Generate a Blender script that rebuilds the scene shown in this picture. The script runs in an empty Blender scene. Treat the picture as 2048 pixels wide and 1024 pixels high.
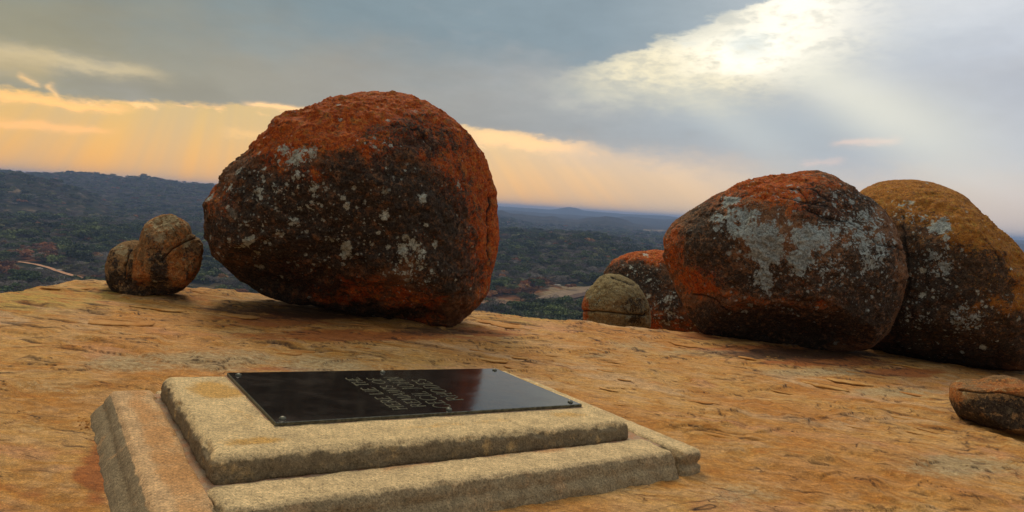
import bpy, bmesh, math, random
import numpy as np
from mathutils import Matrix, Vector
random.seed(7); rng = np.random.default_rng(7)
scene = bpy.context.scene
COL = scene.collection

# ------------------------------------------------------------------ camera
FPX, CX, CY = 1320.0, 1024.0, 512.0
def nrm(v): v = np.array(v, float); return v/np.linalg.norm(v)
Uc = nrm([.065, 1, 98.4/FPX]); f0 = np.array([0, 0, -1.]); fw = nrm(f0-Uc*(f0@Uc)); rtc = np.cross(fw, Uc)
R = np.array([rtc, fw, Uc])                 # world = R @ camera
HC = 1.6
CAM = np.array([0, 0, HC])
cam_d = bpy.data.cameras.new('camera'); cam = bpy.data.objects.new('camera', cam_d); COL.objects.link(cam)
M4 = Matrix.Identity(4)
for i in range(3):
    for j in range(3): M4[i][j] = R[i, j]
M4.translation = Vector(CAM); cam.matrix_world = M4
cam_d.sensor_width = 36; cam_d.lens = 36*FPX/2048; cam_d.clip_start = .05; cam_d.clip_end = 80000
scene.camera = cam

def ray(px, py): return R @ nrm([(px-CX)/FPX, -(py-CY)/FPX, -1])
def ae(px, py):
    d = ray(px, py); return math.degrees(math.atan2(d[0], d[1])), math.degrees(math.asin(d[2]))
def project(P):
    q = (np.asarray(P)-CAM) @ R             # to camera coordinates
    return CX+FPX*q[..., 0]/-q[..., 2], CY-FPX*q[..., 1]/-q[..., 2]
PN = R @ nrm([.128, 1, 35.7/FPX])           # normal of the sloping rock
E1 = ray(76.5, 355); E1 = nrm(E1-PN*(E1@PN)); E2 = np.cross(E1, PN)
def on_plane(px, py, h=0):
    d = ray(px, py); return CAM+d*(((PN*h-CAM)@PN)/(d@PN))
def st(px, py, h=0):
    p = on_plane(px, py, h)-PN*h; return float(p@E2), float(p@E1)

# ------------------------------------------------------------------ view, sun
vs = scene.view_settings
vs.view_transform = 'Standard'; vs.look = 'None'; vs.gamma = 1; vs.use_curve_mapping = False
vs.exposure = 0.0
SUN_AZ, SUN_EL = -20.0, 46.0                # degrees: azimuth from +Y towards +X
sd = np.array([math.sin(math.radians(SUN_AZ))*math.cos(math.radians(SUN_EL)), math.cos(math.radians(SUN_AZ))*math.cos(math.radians(SUN_EL)), math.sin(math.radians(SUN_EL))])
sl = bpy.data.lights.new('sun', 'SUN'); so = bpy.data.objects.new('sun', sl); COL.objects.link(so)
sl.energy = 2.1; sl.angle = math.radians(20); sl.color = (1, .86, .66)
so.rotation_euler = Vector(sd).to_track_quat('Z', 'Y').to_euler(); so.location = (0, 0, 60)

# ------------------------------------------------------------------ node helpers
class NT:
    def __init__(s, tree): s.t = tree; s.n = tree.nodes; s.l = tree.links
    def new(s, kind, **kw):
        n = s.n.new(kind)
        for k, v in kw.items(): setattr(n, k, v)
        return n
    def put(s, sock, v):
        if isinstance(v, bpy.types.NodeSocket): s.l.new(v, sock)
        elif isinstance(v, (tuple, list)) and sock.type == 'RGBA' and len(v) == 3: sock.default_value = (*v, 1)
        else: sock.default_value = v
    def m(s, op, a, b=0.0, c=None, clamp=False):
        n = s.new('ShaderNodeMath', operation=op, use_clamp=clamp); s.put(n.inputs[0], a); s.put(n.inputs[1], b)
        if c is not None: s.put(n.inputs[2], c)
        return n.outputs[0]
    def add(s, a, b): return s.m('ADD', a, b)
    def sub(s, a, b): return s.m('SUBTRACT', a, b)
    def mul(s, a, b): return s.m('MULTIPLY', a, b)
    def mad(s, a, b, c): return s.m('MULTIPLY_ADD', a, b, c)
    def ss(s, x, e0, e1, lo=0., hi=1.):
        n = s.new('ShaderNodeMapRange', interpolation_type='SMOOTHSTEP'); s.put(n.inputs[0], x)
        for i, v in enumerate((e0, e1, lo, hi)): s.put(n.inputs[i+1], v)
        return n.outputs[0]
    def gauss(s, x, w):                     # exp(-(x/w)^2)
        q = s.m('DIVIDE', x, w); return s.m('EXPONENT', s.mul(s.mul(q, q), -1.0))
    def mix(s, f, a, b, mode='MIX'):
        n = s.new('ShaderNodeMix', data_type='RGBA', blend_type=mode, clamp_factor=True)
        s.put(n.inputs[0], f); s.put(n.inputs[6], a); s.put(n.inputs[7], b); return n.outputs[2]
    def noise(s, vec, scale, detail=4, rough=.55, dist=0., out=0):
        n = s.new('ShaderNodeTexNoise'); s.put(n.inputs['Vector'], vec); s.put(n.inputs['Scale'], scale)
        n.inputs['Detail'].default_value = detail; n.inputs['Roughness'].default_value = rough; n.inputs['Distortion'].default_value = dist
        return n.outputs[out]
    def vor(s, vec, scale, feature='F1', out='Distance', rand=1.):
        n = s.new('ShaderNodeTexVoronoi', feature=feature); s.put(n.inputs['Vector'], vec); n.inputs['Scale'].default_value = scale
        n.inputs['Randomness'].default_value = rand
        return n.outputs[out]
    def vmul(s, v, w):
        n = s.new('ShaderNodeVectorMath', operation='MULTIPLY'); s.put(n.inputs[0], v); s.put(n.inputs[1], w); return n.outputs[0]
    def vadd(s, v, w):
        n = s.new('ShaderNodeVectorMath', operation='ADD'); s.put(n.inputs[0], v); s.put(n.inputs[1], w); return n.outputs[0]
    def vscale(s, v, k):
        n = s.new('ShaderNodeVectorMath', operation='SCALE'); s.put(n.inputs[0], v); s.put(n.inputs['Scale'], k); return n.outputs[0]
    def ramp(s, x, pts, interp='LINEAR'):
        n = s.new('ShaderNodeValToRGB'); s.put(n.inputs[0], x); cr = n.color_ramp; cr.interpolation = interp
        while len(cr.elements) < len(pts): cr.elements.new(.5)
        for e, (p, c) in zip(cr.elements, pts): e.position = p; e.color = (*c, 1) if len(c) == 3 else c
        return n.outputs[0]
    def comb(s, x, y, z):
        n = s.new('ShaderNodeCombineXYZ')
        for i, v in enumerate((x, y, z)): s.put(n.inputs[i], v)
        return n.outputs[0]
    def sep(s, v):
        n = s.new('ShaderNodeSeparateXYZ'); s.put(n.inputs[0], v); return n.outputs[0], n.outputs[1], n.outputs[2]

# ------------------------------------------------------------------ world: sunset sky with a broken cloud deck
def build_world():
    w = bpy.data.worlds.new('World'); scene.world = w; w.use_nodes = True
    t = NT(w.node_tree); t.n.clear()
    tc = t.new('ShaderNodeTexCoord'); D = tc.outputs['Generated']
    x, y, z = t.sep(D)
    A = t.mul(t.m('ARCTAN2', x, y), 180/math.pi)
    E = t.mul(t.m('ARCSINE', t.m('MINIMUM', t.m('MAXIMUM', z, -.999), .999)), 180/math.pi)
    # warps made of noise on the direction, so that nothing has a straight edge
    dl = t.vmul(D, (1, 1, 2.6))
    n1 = t.sub(t.noise(dl, 5, 5, .55), .5); n2 = t.sub(t.noise(dl, 16, 6, .6), .5); n3 = t.sub(t.noise(dl, 45, 5, .6), .5)
    big = t.sub(t.noise(t.vmul(D, (1, 1, 2.0)), 2.3, 4, .5), .5)
    Aw = t.add(A, t.add(t.mul(n1, 5), t.mul(n2, 3)))
    Ew = t.add(E, t.add(t.mul(n1, 1.8), t.add(t.mul(n2, 1.6), t.mul(n3, .7))))
    back = t.ss(t.m('ABSOLUTE', A), 60, 130)
    An = t.ss(A, -60, 60)                                     # 0 left .. 1 right
    An = t.m('DIVIDE', t.add(A, 60), 120, clamp=True)
    low = t.ramp(An, [(0, (.66, .33, .065)), (.18, (.80, .375, .055)), (.36, (.80, .385, .080)), (.52, (.78, .41, .13)), (.62, (.66, .44, .25)), (.72, (.58, .45, .36)), (.82, (.52, .43, .40)), (1, (.46, .42, .42))])
    low_up = t.ramp(An, [(0, (.50, .34, .10)), (.2, (.60, .38, .11)), (.4, (.58, .40, .15)), (.55, (.72, .50, .28)), (.7, (.50, .46, .43)), (.85, (.46, .46, .48)), (1, (.44, .44, .47))])
    low = t.mix(t.ss(E, .5, 6.5), low, low_up)
    low = t.mix(back, low, (.42, .38, .36))
    nis = t.new('ShaderNodeTexSky', sky_type='NISHITA', sun_disc=False); nis.sun_elevation = math.radians(SUN_EL); nis.sun_rotation = math.radians(SUN_AZ)
    low = t.mix(1.0, low, t.vscale(nis.outputs[0], .006), 'ADD')
    # rays fanning out from the hidden sun
    sA, sE = ae(560, -420)
    phi = t.m('ARCTAN2', t.sub(A, sA), t.sub(sE, E))
    rv = t.comb(t.mul(phi, 1.0), 0.0, 0.0)
    rays = t.add(t.noise(rv, 6, 3, .6), t.mul(t.sub(t.noise(rv, 17, 2, .5), .5), .35))
    rays = t.ss(rays, .33, .66, 0, 1)
    rmask = t.mul(t.ss(E, 11, 4), t.sub(1, back))
    low = t.mix(t.mul(rmask, t.mul(t.sub(1, rays), .48)), low, t.mix(An, (.47, .37, .22), (.50, .43, .38)))
    # grey-blue cloud deck
    Bn = t.m('DIVIDE', t.add(A, 60), 120, clamp=True)
    deck = t.ramp(Bn, [(0, (.225, .232, .185)), (.2, (.205, .236, .220)), (.38, (.185, .240, .265)), (.55, (.205, .26, .295)), (.68, (.31, .36, .39)), (.8, (.46, .50, .56)), (1, (.42, .46, .52))])
    deck_low = t.ramp(Bn, [(0, (.31, .25, .13)), (.2, (.28, .26, .18)), (.38, (.285, .275, .245)), (.55, (.315, .33, .335)), (.7, (.36, .39, .42)), (.8, (.40, .42, .46)), (1, (.38, .40, .44))])
    deck = t.mix(t.ss(t.add(E, t.mul(n1, 9)), 15, 8), deck, deck_low)
    deck = t.mix(back, deck, (.30, .33, .37))
    var = t.add(1.0, t.add(t.mul(big, .35), t.add(t.mul(n1, .28), t.mul(n2, .16))))
    up = t.ss(E, 18, 75, 1.0, 2.1)                            # an overcast sky is brighter overhead
    deck = t.vscale(deck, t.mul(var, up))
    # pale violet tufts inside the deck
    deck = t.mix(t.mul(t.ss(t.noise(dl, 3.1, 5, .6), .52, .72), .35), deck, t.vscale((.50, .46, .44), up) if False else (.40, .39, .385))
    # lower edge of the deck
    edge_px = [(-200, 170), (0, 182), (120, 192), (260, 205), (480, 214), (600, 222), (760, 238), (930, 256), (1060, 272), (1170, 294), (1400, 325), (1650, 352), (1850, 345), (2048, 330), (2300, 330)]
    epts = [ae(*p) for p in edge_px]
    cur = t.new('ShaderNodeFloatCurve'); t.put(cur.inputs['Value'], Bn)
    c = cur.mapping.curves[0]
    pts = [((a+60)/120, e/20) for a, e in epts]
    c.points[0].location = (0, pts[0][1]); c.points[-1].location = (1, pts[-1][1])
    for p in pts: c.points.new(*p)
    cur.mapping.update()
    Eb = t.mul(cur.outputs[0], 20.0)
    Eb = t.mix(back, t.comb(Eb, Eb, Eb), (7, 7, 7)); Eb = t.sep(Eb)[0]
    dE = t.sub(t.add(E, t.add(t.mul(n1, 1.6), t.add(t.mul(n2, 1.9), t.mul(n3, 1.1)))), Eb)
    soft = t.ss(A, 0, 22, .28, 1.8)
    dm = t.m('DIVIDE', dE, soft)
    cover = t.ss(dm, -1, 1)
    # broken cover: left of the frame thin parts glow
    sky = t.mix(cover, low, deck)
    rim = t.mul(t.gauss(t.sub(dE, -.18), .26), t.mul(t.ss(n3, -.08, .16), t.mul(t.ss(A, 12, 2), t.ss(n2, -.14, .06))))
    sky = t.mix(t.mul(rim, t.sub(1, back)), sky, t.mix(Bn, (1.0, .56, .20), (.98, .66, .34)))
    # soft streaks (pixel end points only give azimuth and elevation)
    def seg(p, q, w, warp=1.0, wob=1.0):
        a0, e0 = ae(*p); a1, e1 = ae(*q); L = math.hypot(a1-a0, e1-e0); ux, uy = (a1-a0)/L, (e1-e0)/L
        da = t.sub(t.add(A, t.mul(n1, 2*wob)), a0); de = t.sub(t.add(E, t.add(t.mul(n1, 1.0*warp), t.add(t.mul(n2, 1.5*warp), t.mul(n3, .8*warp)))), e0)
        along = t.add(t.mul(da, ux), t.mul(de, uy)); perp = t.sub(t.mul(de, ux), t.mul(da, uy))
        return t.mul(t.gauss(perp, w), t.mul(t.ss(along, -L*.12, L*.2), t.ss(along, L*1.1, L*.75)))
    def lay(sky, m, k, col): return t.mix(t.mul(m, k), sky, col)
    sky = lay(sky, seg((-60, 92), (340, 158), .55, 1.0), .8, (.58, .47, .28))
    sky = lay(sky, seg((-60, 118), (120, 140), 1.0, 1.0), .6, (.48, .37, .19))
    sky = lay(sky, seg((120, 150), (470, 200), .8), .45, (.25, .235, .19))
    sky = lay(sky, seg((40, 150), (90, 175), .2, .8), .55, (.95, .58, .24))
    sky = lay(sky, seg((100, 165), (125, 200), .2, .8), .55, (1.0, .60, .24))
    sky = lay(sky, seg((-40, 190), (260, 222), .30), .9, (1.0, .55, .19))
    sky = lay(sky, seg((-40, 243), (225, 264), .28, .6), .7, (.98, .52, .19))
    sky = lay(sky, seg((255, 208), (310, 226), .22, 1.4), .8, (1.0, .60, .25))
    sky = lay(sky, seg((488, 207), (610, 220), .20, .5), .9, (1.0, .62, .28))
    sky = lay(sky, seg((440, 268), (600, 282), .35, 1.3), .45, (.90, .55, .22))
    sky = lay(sky, seg((925, 272), (1180, 300), .55, 1.2), .8, (1.0, .63, .30))
    sky = lay(sky, seg((1660, 292), (1800, 280), .25, .7), .7, (.80, .55, .44))
    sky = lay(sky, seg((1600, 328), (1690, 322), .25, .9), .4, (.72, .52, .44))
    sky = lay(sky, seg((1100, 300), (1560, 330), 1.1, 1.0), .35, (.52, .44, .38))
    # bright break in the clouds, upper right
    ha, he = ae(1510, 95)
    def blob(p, ra, re, warp=1.0):
        a0, e0 = ae(*p)
        da = t.m('DIVIDE', t.sub(t.add(A, t.mul(n2, 4*warp)), a0), ra); de = t.m('DIVIDE', t.sub(t.add(E, t.add(t.mul(n1, 2.4*warp), t.add(t.mul(n2, 2.6*warp), t.mul(n3, 1.2*warp)))), e0), re)
        return t.m('EXPONENT', t.mul(t.add(t.mul(da, da), t.mul(de, de)), -1.0))
    # edge of the dark deck above the break runs up to the right
    def side(p, q, w, warp=1.0):
        a0, e0 = ae(*p); a1, e1 = ae(*q); L = math.hypot(a1-a0, e1-e0); ux, uy = (a1-a0)/L, (e1-e0)/L
        de = t.sub(t.add(E, t.add(t.mul(n2, 2.2*warp), t.mul(n3, 1.6*warp))), e0)
        return t.ss(t.sub(t.mul(t.sub(A, a0), uy), t.mul(de, ux)), -w, w)
    under = side((1120, 150), (1480, 20), .35)
    g1 = blob((1450, 120), 7.5, 2.6); g2 = blob((1600, 10), 4.6, 3.2); g3 = blob((1300, 140), 6.0, 1.7); g4 = blob((1490, 100), 4.6, 1.5); g5 = blob((1600, -150), 10, 5.5)
    glow = t.m('MINIMUM', t.add(t.add(g1, t.mul(g2, .9)), t.add(t.mul(g3, .8), t.mul(g5, .7))), 1.0)
    tex = t.ss(t.add(n2, t.mul(n3, 1.1)), -.30, .14, .62, 1.0)
    sky = t.mix(t.mul(t.mul(glow, under), t.mul(tex, .92)), sky, (.80, .71, .49))
    sky = t.mix(t.mul(t.mul(t.m('MINIMUM', t.add(g4, t.mul(g2, .9)), 1.0), under), t.ss(t.add(n2, n3), -.22, .10, .35, 1.0)), sky, (1.05, 1.0, .84))
    sky = lay(sky, seg((1470, 78), (1580, 62), .5, 1.2), .0, (.6, .62, .58))
    sky = lay(sky, blob((1495, 82), 1.9, .9, 1.3), .8, (.60, .64, .60))
    sky = lay(sky, blob((1385, 78), .9, .5, 1.3), .5, (.62, .64, .58))
    # broad beam falling to the right, and the pale wash round it
    def beam(p, q, w0, w1, L2):
        a0, e0 = ae(*p); a1, e1 = ae(*q); L = math.hypot(a1-a0, e1-e0); ux, uy = (a1-a0)/L, (e1-e0)/L
        da = t.sub(A, a0); de = t.sub(t.add(E, t.mul(n1, .5)), e0)
        al = t.add(t.mul(da, ux), t.mul(de, uy)); pe = t.sub(t.mul(de, ux), t.mul(da, uy))
        return t.mul(t.m('EXPONENT', t.mul(t.m('POWER', t.m('ABSOLUTE', t.m('DIVIDE', pe, t.ss(al, 0, L, w0, w1))), 2.0), -1.0)), t.mul(t.ss(al, -1, 3), t.ss(al, L*L2, L*.35)))
    sky = lay(sky, blob((1530, 250), 11, 2.0, .8), .75, (.36, .405, .435))
    sky = lay(sky, blob((1780, 150), 8, 2.2, .8), .5, (.43, .46, .51))
    sky = lay(sky, beam((1560, 110), (2060, 370), 1.8, 3.2, 1.25), .66, (.72, .70, .58))
    sky = lay(sky, beam((1330, 150), (1700, 400), 1.3, 2.0, 1.0), .25, (.62, .62, .54))
    sky = lay(sky, blob((1880, -20), 12, 3.4, 1.0), .55, (.66, .67, .68))
    sky = lay(sky, blob((1300, 190), 8, 1.3, 1.0), .45, (.58, .56, .45))
    # below the horizon
    sky = t.mix(t.ss(E, -.3, -4), sky, (.16, .15, .14))
    bg = t.new('ShaderNodeBackground'); t.put(bg.inputs[0], sky); bg.inputs[1].default_value = 1.28
    out = t.new('ShaderNodeOutputWorld'); t.l.new(bg.outputs[0], out.inputs[0])
    w.cycles.sampling_method = 'MANUAL'; w.cycles.sample_map_resolution = 1024
build_world()

# ------------------------------------------------------------------ numpy noise
def _hash(ix, iy, iz, seed):
    h = (ix.astype(np.uint32)*np.uint32(374761393) + iy.astype(np.uint32)*np.uint32(668265263) + iz.astype(np.uint32)*np.uint32(2147483647) + np.uint32(seed*974711))
    h = (h ^ (h >> np.uint32(13)))*np.uint32(1274126177); h = h ^ (h >> np.uint32(16)); h = h*np.uint32(2246822519); return h ^ (h >> np.uint32(15))
def gnoise(P, seed=0):
    P = np.asarray(P, np.float32); i = np.floor(P).astype(np.int64); fr = (P-i).astype(np.float32); i = i & 0xffffffff
    u = fr*fr*fr*(fr*(fr*6-15)+10); res = 0
    for dx in (0, 1):
        for dy in (0, 1):
            for dz in (0, 1):
                h = _hash((i[:, 0]+dx) & 0xffffffff, (i[:, 1]+dy) & 0xffffffff, (i[:, 2]+dz) & 0xffffffff, seed)
                gx = (h & np.uint32(1023)).astype(np.float32)/511.5-1; gy = ((h >> np.uint32(10)) & np.uint32(1023)).astype(np.float32)/511.5-1; gz = ((h >> np.uint32(20)) & np.uint32(1023)).astype(np.float32)/511.5-1
                d = gx*(fr[:, 0]-dx)+gy*(fr[:, 1]-dy)+gz*(fr[:, 2]-dz)
                res = res + d*(u[:, 0] if dx else 1-u[:, 0])*(u[:, 1] if dy else 1-u[:, 1])*(u[:, 2] if dz else 1-u[:, 2])
    return res
def fbm(P, scale, octs=4, gain=.5, seed=0):
    r = 0; a = 1; q = np.asarray(P)*scale
    for o in range(octs): r = r+a*gnoise(q, seed+o*17); a *= gain; q = q*2.03+3.1
    return r
def sstep(x, a, b): t = np.clip((x-a)/(b-a), 0, 1); return t*t*(3-2*t)

# ------------------------------------------------------------------ object helpers
def tag(o, label=None, category=None, group=None, kind=None):
    for k, v in (('label', label), ('category', category), ('group', group), ('kind', kind)):
        if v: o[k] = v
    return o
def empty(name, loc=(0, 0, 0)):
    o = bpy.data.objects.new(name, None); o.empty_display_size = .2; COL.objects.link(o); o.location = loc; return o
def mesh_obj(name, V, Fc, mat=None, parent=None, smooth=True, attrs=None, loc=None):
    me = bpy.data.meshes.new(name); V = np.asarray(V, np.float32)
    if isinstance(Fc, np.ndarray):
        k = Fc.shape[1]; me.vertices.add(len(V)); me.vertices.foreach_set('co', V.ravel())
        me.loops.add(Fc.size); me.loops.foreach_set('vertex_index', Fc.ravel().astype(np.int32))
        me.polygons.add(len(Fc)); me.polygons.foreach_set('loop_start', np.arange(0, Fc.size, k, dtype=np.int32)); me.update(calc_edges=True); me.validate()
    else: me.from_pydata(V.tolist(), [], Fc)
    me.polygons.foreach_set('use_smooth', [smooth]*len(me.polygons))
    for n, a in (attrs or {}).items():
        a = np.asarray(a, np.float32)
        if a.ndim == 2:
            at = me.attributes.new(n, 'FLOAT_COLOR', 'POINT'); c = np.ones((len(V), 4), np.float32); c[:, :a.shape[1]] = a; at.data.foreach_set('color', c.ravel())
        else: at = me.attributes.new(n, 'FLOAT', 'POINT'); at.data.foreach_set('value', a)
    if mat: me.materials.append(mat)
    o = bpy.data.objects.new(name, me); COL.objects.link(o)
    if loc is not None: o.location = loc
    if parent: o.parent = parent
    return o
def material(name):
    m = bpy.data.materials.new(name); m.use_nodes = True; t = NT(m.node_tree); t.n.clear()
    b = t.new('ShaderNodeBsdfPrincipled'); o = t.new('ShaderNodeOutputMaterial'); t.l.new(b.outputs[0], o.inputs[0])
    return m, t, b
def bump(t, b, h, strength=.5, dist=.02):
    n = t.new('ShaderNodeBump'); n.inputs['Strength'].default_value = strength; n.inputs['Distance'].default_value = dist; t.put(n.inputs['Height'], h); t.l.new(n.outputs[0], b.inputs['Normal'])
def attr(t, name, out='Fac'):
    n = t.new('ShaderNodeAttribute', attribute_name=name); return n.outputs[out]
def seg_dist(px, py, pts):
    d = np.full(px.shape, 1e9)
    for (x0, y0), (x1, y1) in zip(pts[:-1], pts[1:]):
        dx, dy = x1-x0, y1-y0; k = np.clip(((px-x0)*dx+(py-y0)*dy)/(dx*dx+dy*dy), 0, 1); d = np.minimum(d, np.hypot(px-x0-k*dx, py-y0-k*dy))
    return d

# ------------------------------------------------------------------ rock surface (the ground)
edge = [(-500, 600), (-200, 586), (0, 578), (60, 575), (100, 567), (150, 560), (205, 558), (300, 566), (410, 577), (450, 579), (560, 586), (700, 590), (850, 602), (940, 617), (1000, 624), (1060, 633), (1165, 641), (1300, 655), (1360, 660), (1420, 666), (1560, 668), (1750, 690), (2048, 722), (2300, 770), (2600, 840)]
_ea = []; 
for p in edge:
    q = on_plane(*p); _ea.append((math.degrees(math.atan2(q[0], q[1])), math.hypot(q[0], q[1])))
_ea.sort(); EA = np.array([a for a, _ in _ea]); ED = np.array([d for _, d in _ea])
EAx = np.concatenate([[-181, -90], EA, [90, 181]]); EDx = np.concatenate([[20, 17], ED, [20, 20]])
def ground_z(x, y, fine=False):
    x = np.asarray(x, float); y = np.asarray(y, float)
    az = np.degrees(np.arctan2(x, y)); d = np.hypot(x, y)
    z = -(PN[0]*x+PN[1]*y)/PN[2]
    u = np.maximum(0, d-(np.interp(az, EAx, EDx)-.75)); drop = np.where(u < 2.2, .12*u*u, .12*4.84+.53*(u-2.2)); z = z-drop
    P = np.stack([x, y, 0*x], 1); k = sstep(d, 3.5, 7)
    z = z+.05*k*gnoise(P*.45+5, 3)+.022*gnoise(P*1.3, 4)*k-.02*(1-k)
    return z
def build_ground():
    az = np.concatenate([np.arange(-180, -48, 3.), np.arange(-46, 48, .13), np.arange(50, 180, 3.)])
    ds = [2.3]
    while ds[-1] < 24: ds.append(ds[-1]+max(.009, ds[-1]**2/2100))
    while ds[-1] < 60: ds.append(ds[-1]*1.05)
    ds = np.array([.4, 1.2, 1.9]+ds); na, nd = len(az), len(ds)
    Aa, Dd = np.meshgrid(np.radians(az), ds, indexing='xy'); X = (np.sin(Aa)*Dd).ravel(); Y = (np.cos(Aa)*Dd).ravel(); Dr = Dd.ravel()
    Z = ground_z(X, Y); P = np.stack([X, Y, Z], 1); S = P@E2; T = P@E1
    Q = np.stack([S*.55, T*1.25, 0*S], 1)
    w = np.maximum(.010, Dr**2/3400)
    lo = fbm(Q, .55, 4, .55, 11); crack = np.zeros(len(X))
    lo2 = fbm(np.stack([S*.8, T*1.5, 0*S], 1), .9, 4, .55, 111); wig = .035*gnoise(Q*4, 40)+.006*gnoise(Q*17, 41); pres = fbm(P, .9, 3, .6, 44)
    for fld, sl_, levs in ((lo, .35, ((-.26, .02), (-.08, .02), (.08, .022), (.26, .02))), (lo2, .6, ((-.14, .012), (.14, .014)))):
        for q_, (lev, hgt) in enumerate(levs):             # worn sheets of rock, one over the other, broken at their edges
            n = fld-lev+wig; pm_ = sstep(pres*(1 if q_ % 2 else -1), .06, .24)
            Z += hgt*sstep(n/(w*sl_*1.2), -1, 1)*(.25+.75*pm_)
            crack = np.maximum(crack, pm_*np.exp(-((n+w*sl_*.5)/(w*sl_*.8))**2)*1.0)
    Z += .007*fbm(Q, 2.6, 3, .5, 21)+.0028*fbm(P, 14, 3, .6, 31)
    # short ledges where a sheet has broken off
    def ledge(s0, t0, L, rot, curv, A, B, sgn=1, G=.012):
        A *= .6
        near = (abs(S-s0) < L*1.3+.9) & (abs(T-t0) < L*1.3+.9); i = np.nonzero(near)[0]
        if not len(i): return
        ds_, dt_ = S[i]-s0, T[i]-t0; c, s_ = math.cos(rot), math.sin(rot); u = ds_*c+dt_*s_; v = (-ds_*s_+dt_*c)*sgn
        v = v-curv*(u/L)**2*L+.16*L*gnoise(np.stack([u*4/L**.5, 0*u+s0*3, 0*u], 1), 5)+.03*gnoise(np.stack([u*16, 0*u+t0*3, 0*u], 1), 6)+.012*gnoise(np.stack([u*50, 0*u+t0*3, 0*u], 1), 7)
        tp = np.clip(1-(u/L)**2, 0, 1); ww = w[i]
        Z[i] += A*tp*sstep(v/ww, -.5, 1)*np.exp(-np.maximum(v, 0)/B)
        Z[i] -= G*tp*np.exp(-((v+ww*.6)/(ww*.9))**2)
        crack[i] = np.maximum(crack[i], np.sqrt(tp)*np.exp(-((v+ww*.35)/(ww*.75+.003))**2)*min(1, A/.014))
    r = random.Random(5); base = math.atan2(E1@np.array([1, 0, 0]), E2@np.array([1, 0, 0]))    # screen-horizontal direction in the plane
    LEDGE_PX = [(590, 704, 95, .035), (245, 645, 45, .03), (150, 705, 42, .02), (560, 700, 40, .03), (745, 716, 30, .022), (905, 745, 40, .022), (975, 718, 40, .025), (1035, 716, 26, .02), (1225, 745, 40, .025), (1210, 722, 22, .02), (1250, 680, 25, .02),
                (1200, 665, 30, .02), (1430, 868, 75, .03), (1495, 885, 28, .025), (1640, 770, 40, .025), (1690, 762, 38, .02), (1780, 829, 45, .03), (1700, 838, 34, .02), (1580, 925, 28, .02), (1640, 933, 24, .02), (1940, 904, 38, .02), (1460, 830, 26, .02), (1620, 985, 40, .02), (1450, 978, 30, .02),
                (140, 860, 40, .02), (150, 892, 24, .022), (70, 690, 36, .03), (110, 640, 60, .02), (330, 620, 60, .02), (60, 612, 40, .02), (180, 628, 40, .02), (1010, 645, 60, .04), (960, 668, 70, .05), (1040, 650, 50, .03), (1540, 755, 50, .02), (1820, 775, 50, .02), (1890, 860, 40, .02), (1360, 905, 50, .02), (480, 634, 30, .02), (700, 688, 60, .025), (840, 690, 90, .03), (1500, 720, 60, .03), (1650, 735, 70, .03), (1750, 750, 70, .03)]
    for px, py, hw, A_ in LEDGE_PX:
        s0, t0 = st(px, py); dist = math.hypot(s0, t0); L = hw/FPX*dist*1.05
        ledge(s0, t0, L, base+r.uniform(-.25, .25), r.choice((-1, 1))*r.uniform(.05, .22), A_, L*r.uniform(.4, .9), 1)
    for k in range(170):
        px, py = r.uniform(-60, 2100), 0; py = r.uniform(np.interp(px, [p[0] for p in edge], [p[1] for p in edge])+6, 1020) if r.random() < .45 else np.interp(px, [p[0] for p in edge], [p[1] for p in edge])+6+r.uniform(0, 1)**1.4*190
        s0, t0 = st(px, min(py, 1020)); dist = math.hypot(s0, t0)
        if .2 < s0 < 4.4 and 2.9 < t0 < 5.5: continue
        L = min(.9, r.uniform(8, 42)/FPX*dist); ledge(s0, t0, L, base+r.uniform(-.4, .4), r.uniform(-.25, .25), r.uniform(.006, .022)*min(1.6, dist/6), L*r.uniform(.3, .8), 1, .004)
    # a shallow hollow kept flat below the grave, so that its stones sit in it
    # the bedrock below and round the grave is dressed level
    gd = np.hypot(np.maximum(0, abs(S-2.27)-2.1), np.maximum(0, abs(T-4.2)-1.35)); flatk = sstep(gd, .7, .1); P = np.stack([X, Y, Z], 1)
    Z = Z-flatk*((P@PN)+.005-.008*fbm(Q, 2.4, 4, .6, 61))/PN[2]; P = np.stack([X, Y, Z], 1)
    px, py = project(P)
    def blob(pts):
        m = np.zeros(len(X)); wob = 16*fbm(Q, 1.6, 4, .6, 50)
        for x, y, rx, ry, k in pts: m = np.maximum(m, k*np.clip(1.35-np.hypot((px-x)/rx+wob/40, (py-y)/ry+wob/55), 0, 1))
        return np.where(Y > 1, m, .15)
    grey = blob([(420, 720, 230, 28, 1), (250, 725, 150, 26, .9), (640, 730, 130, 22, 1), (90, 770, 120, 26, .6), (760, 742, 160, 10, .5), (60, 850, 90, 40, .5), (1260, 690, 90, 18, .7), (1400, 705, 130, 10, .8), (1620, 745, 150, 11, 1), (1790, 785, 120, 13, 1), (1930, 935, 170, 30, 1), (1480, 985, 140, 40, .6), (1280, 980, 100, 22, .4), (1180, 740, 120, 14, .4), (1210, 712, 80, 10, .7), (240, 572, 60, 5, .4), (120, 572, 50, 5, .6), (1560, 800, 140, 12, .3)])
    red = blob([(700, 672, 260, 16, .9), (560, 640, 190, 24, .75), (960, 668, 120, 22, .7), (1500, 700, 150, 14, 1), (1650, 722, 160, 14, 1), (1800, 745, 130, 12, .9), (1400, 672, 90, 12, .7), (200, 950, 55, 90, .9), (60, 1000, 70, 40, .5), (80, 690, 60, 10, .6), (1960, 740, 120, 14, .5), (1230, 930, 60, 40, .45), (560, 738, 120, 7, .8), (300, 765, 90, 8, .35), (20, 800, 60, 40, .4), (1300, 800, 120, 20, .3)])
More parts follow.
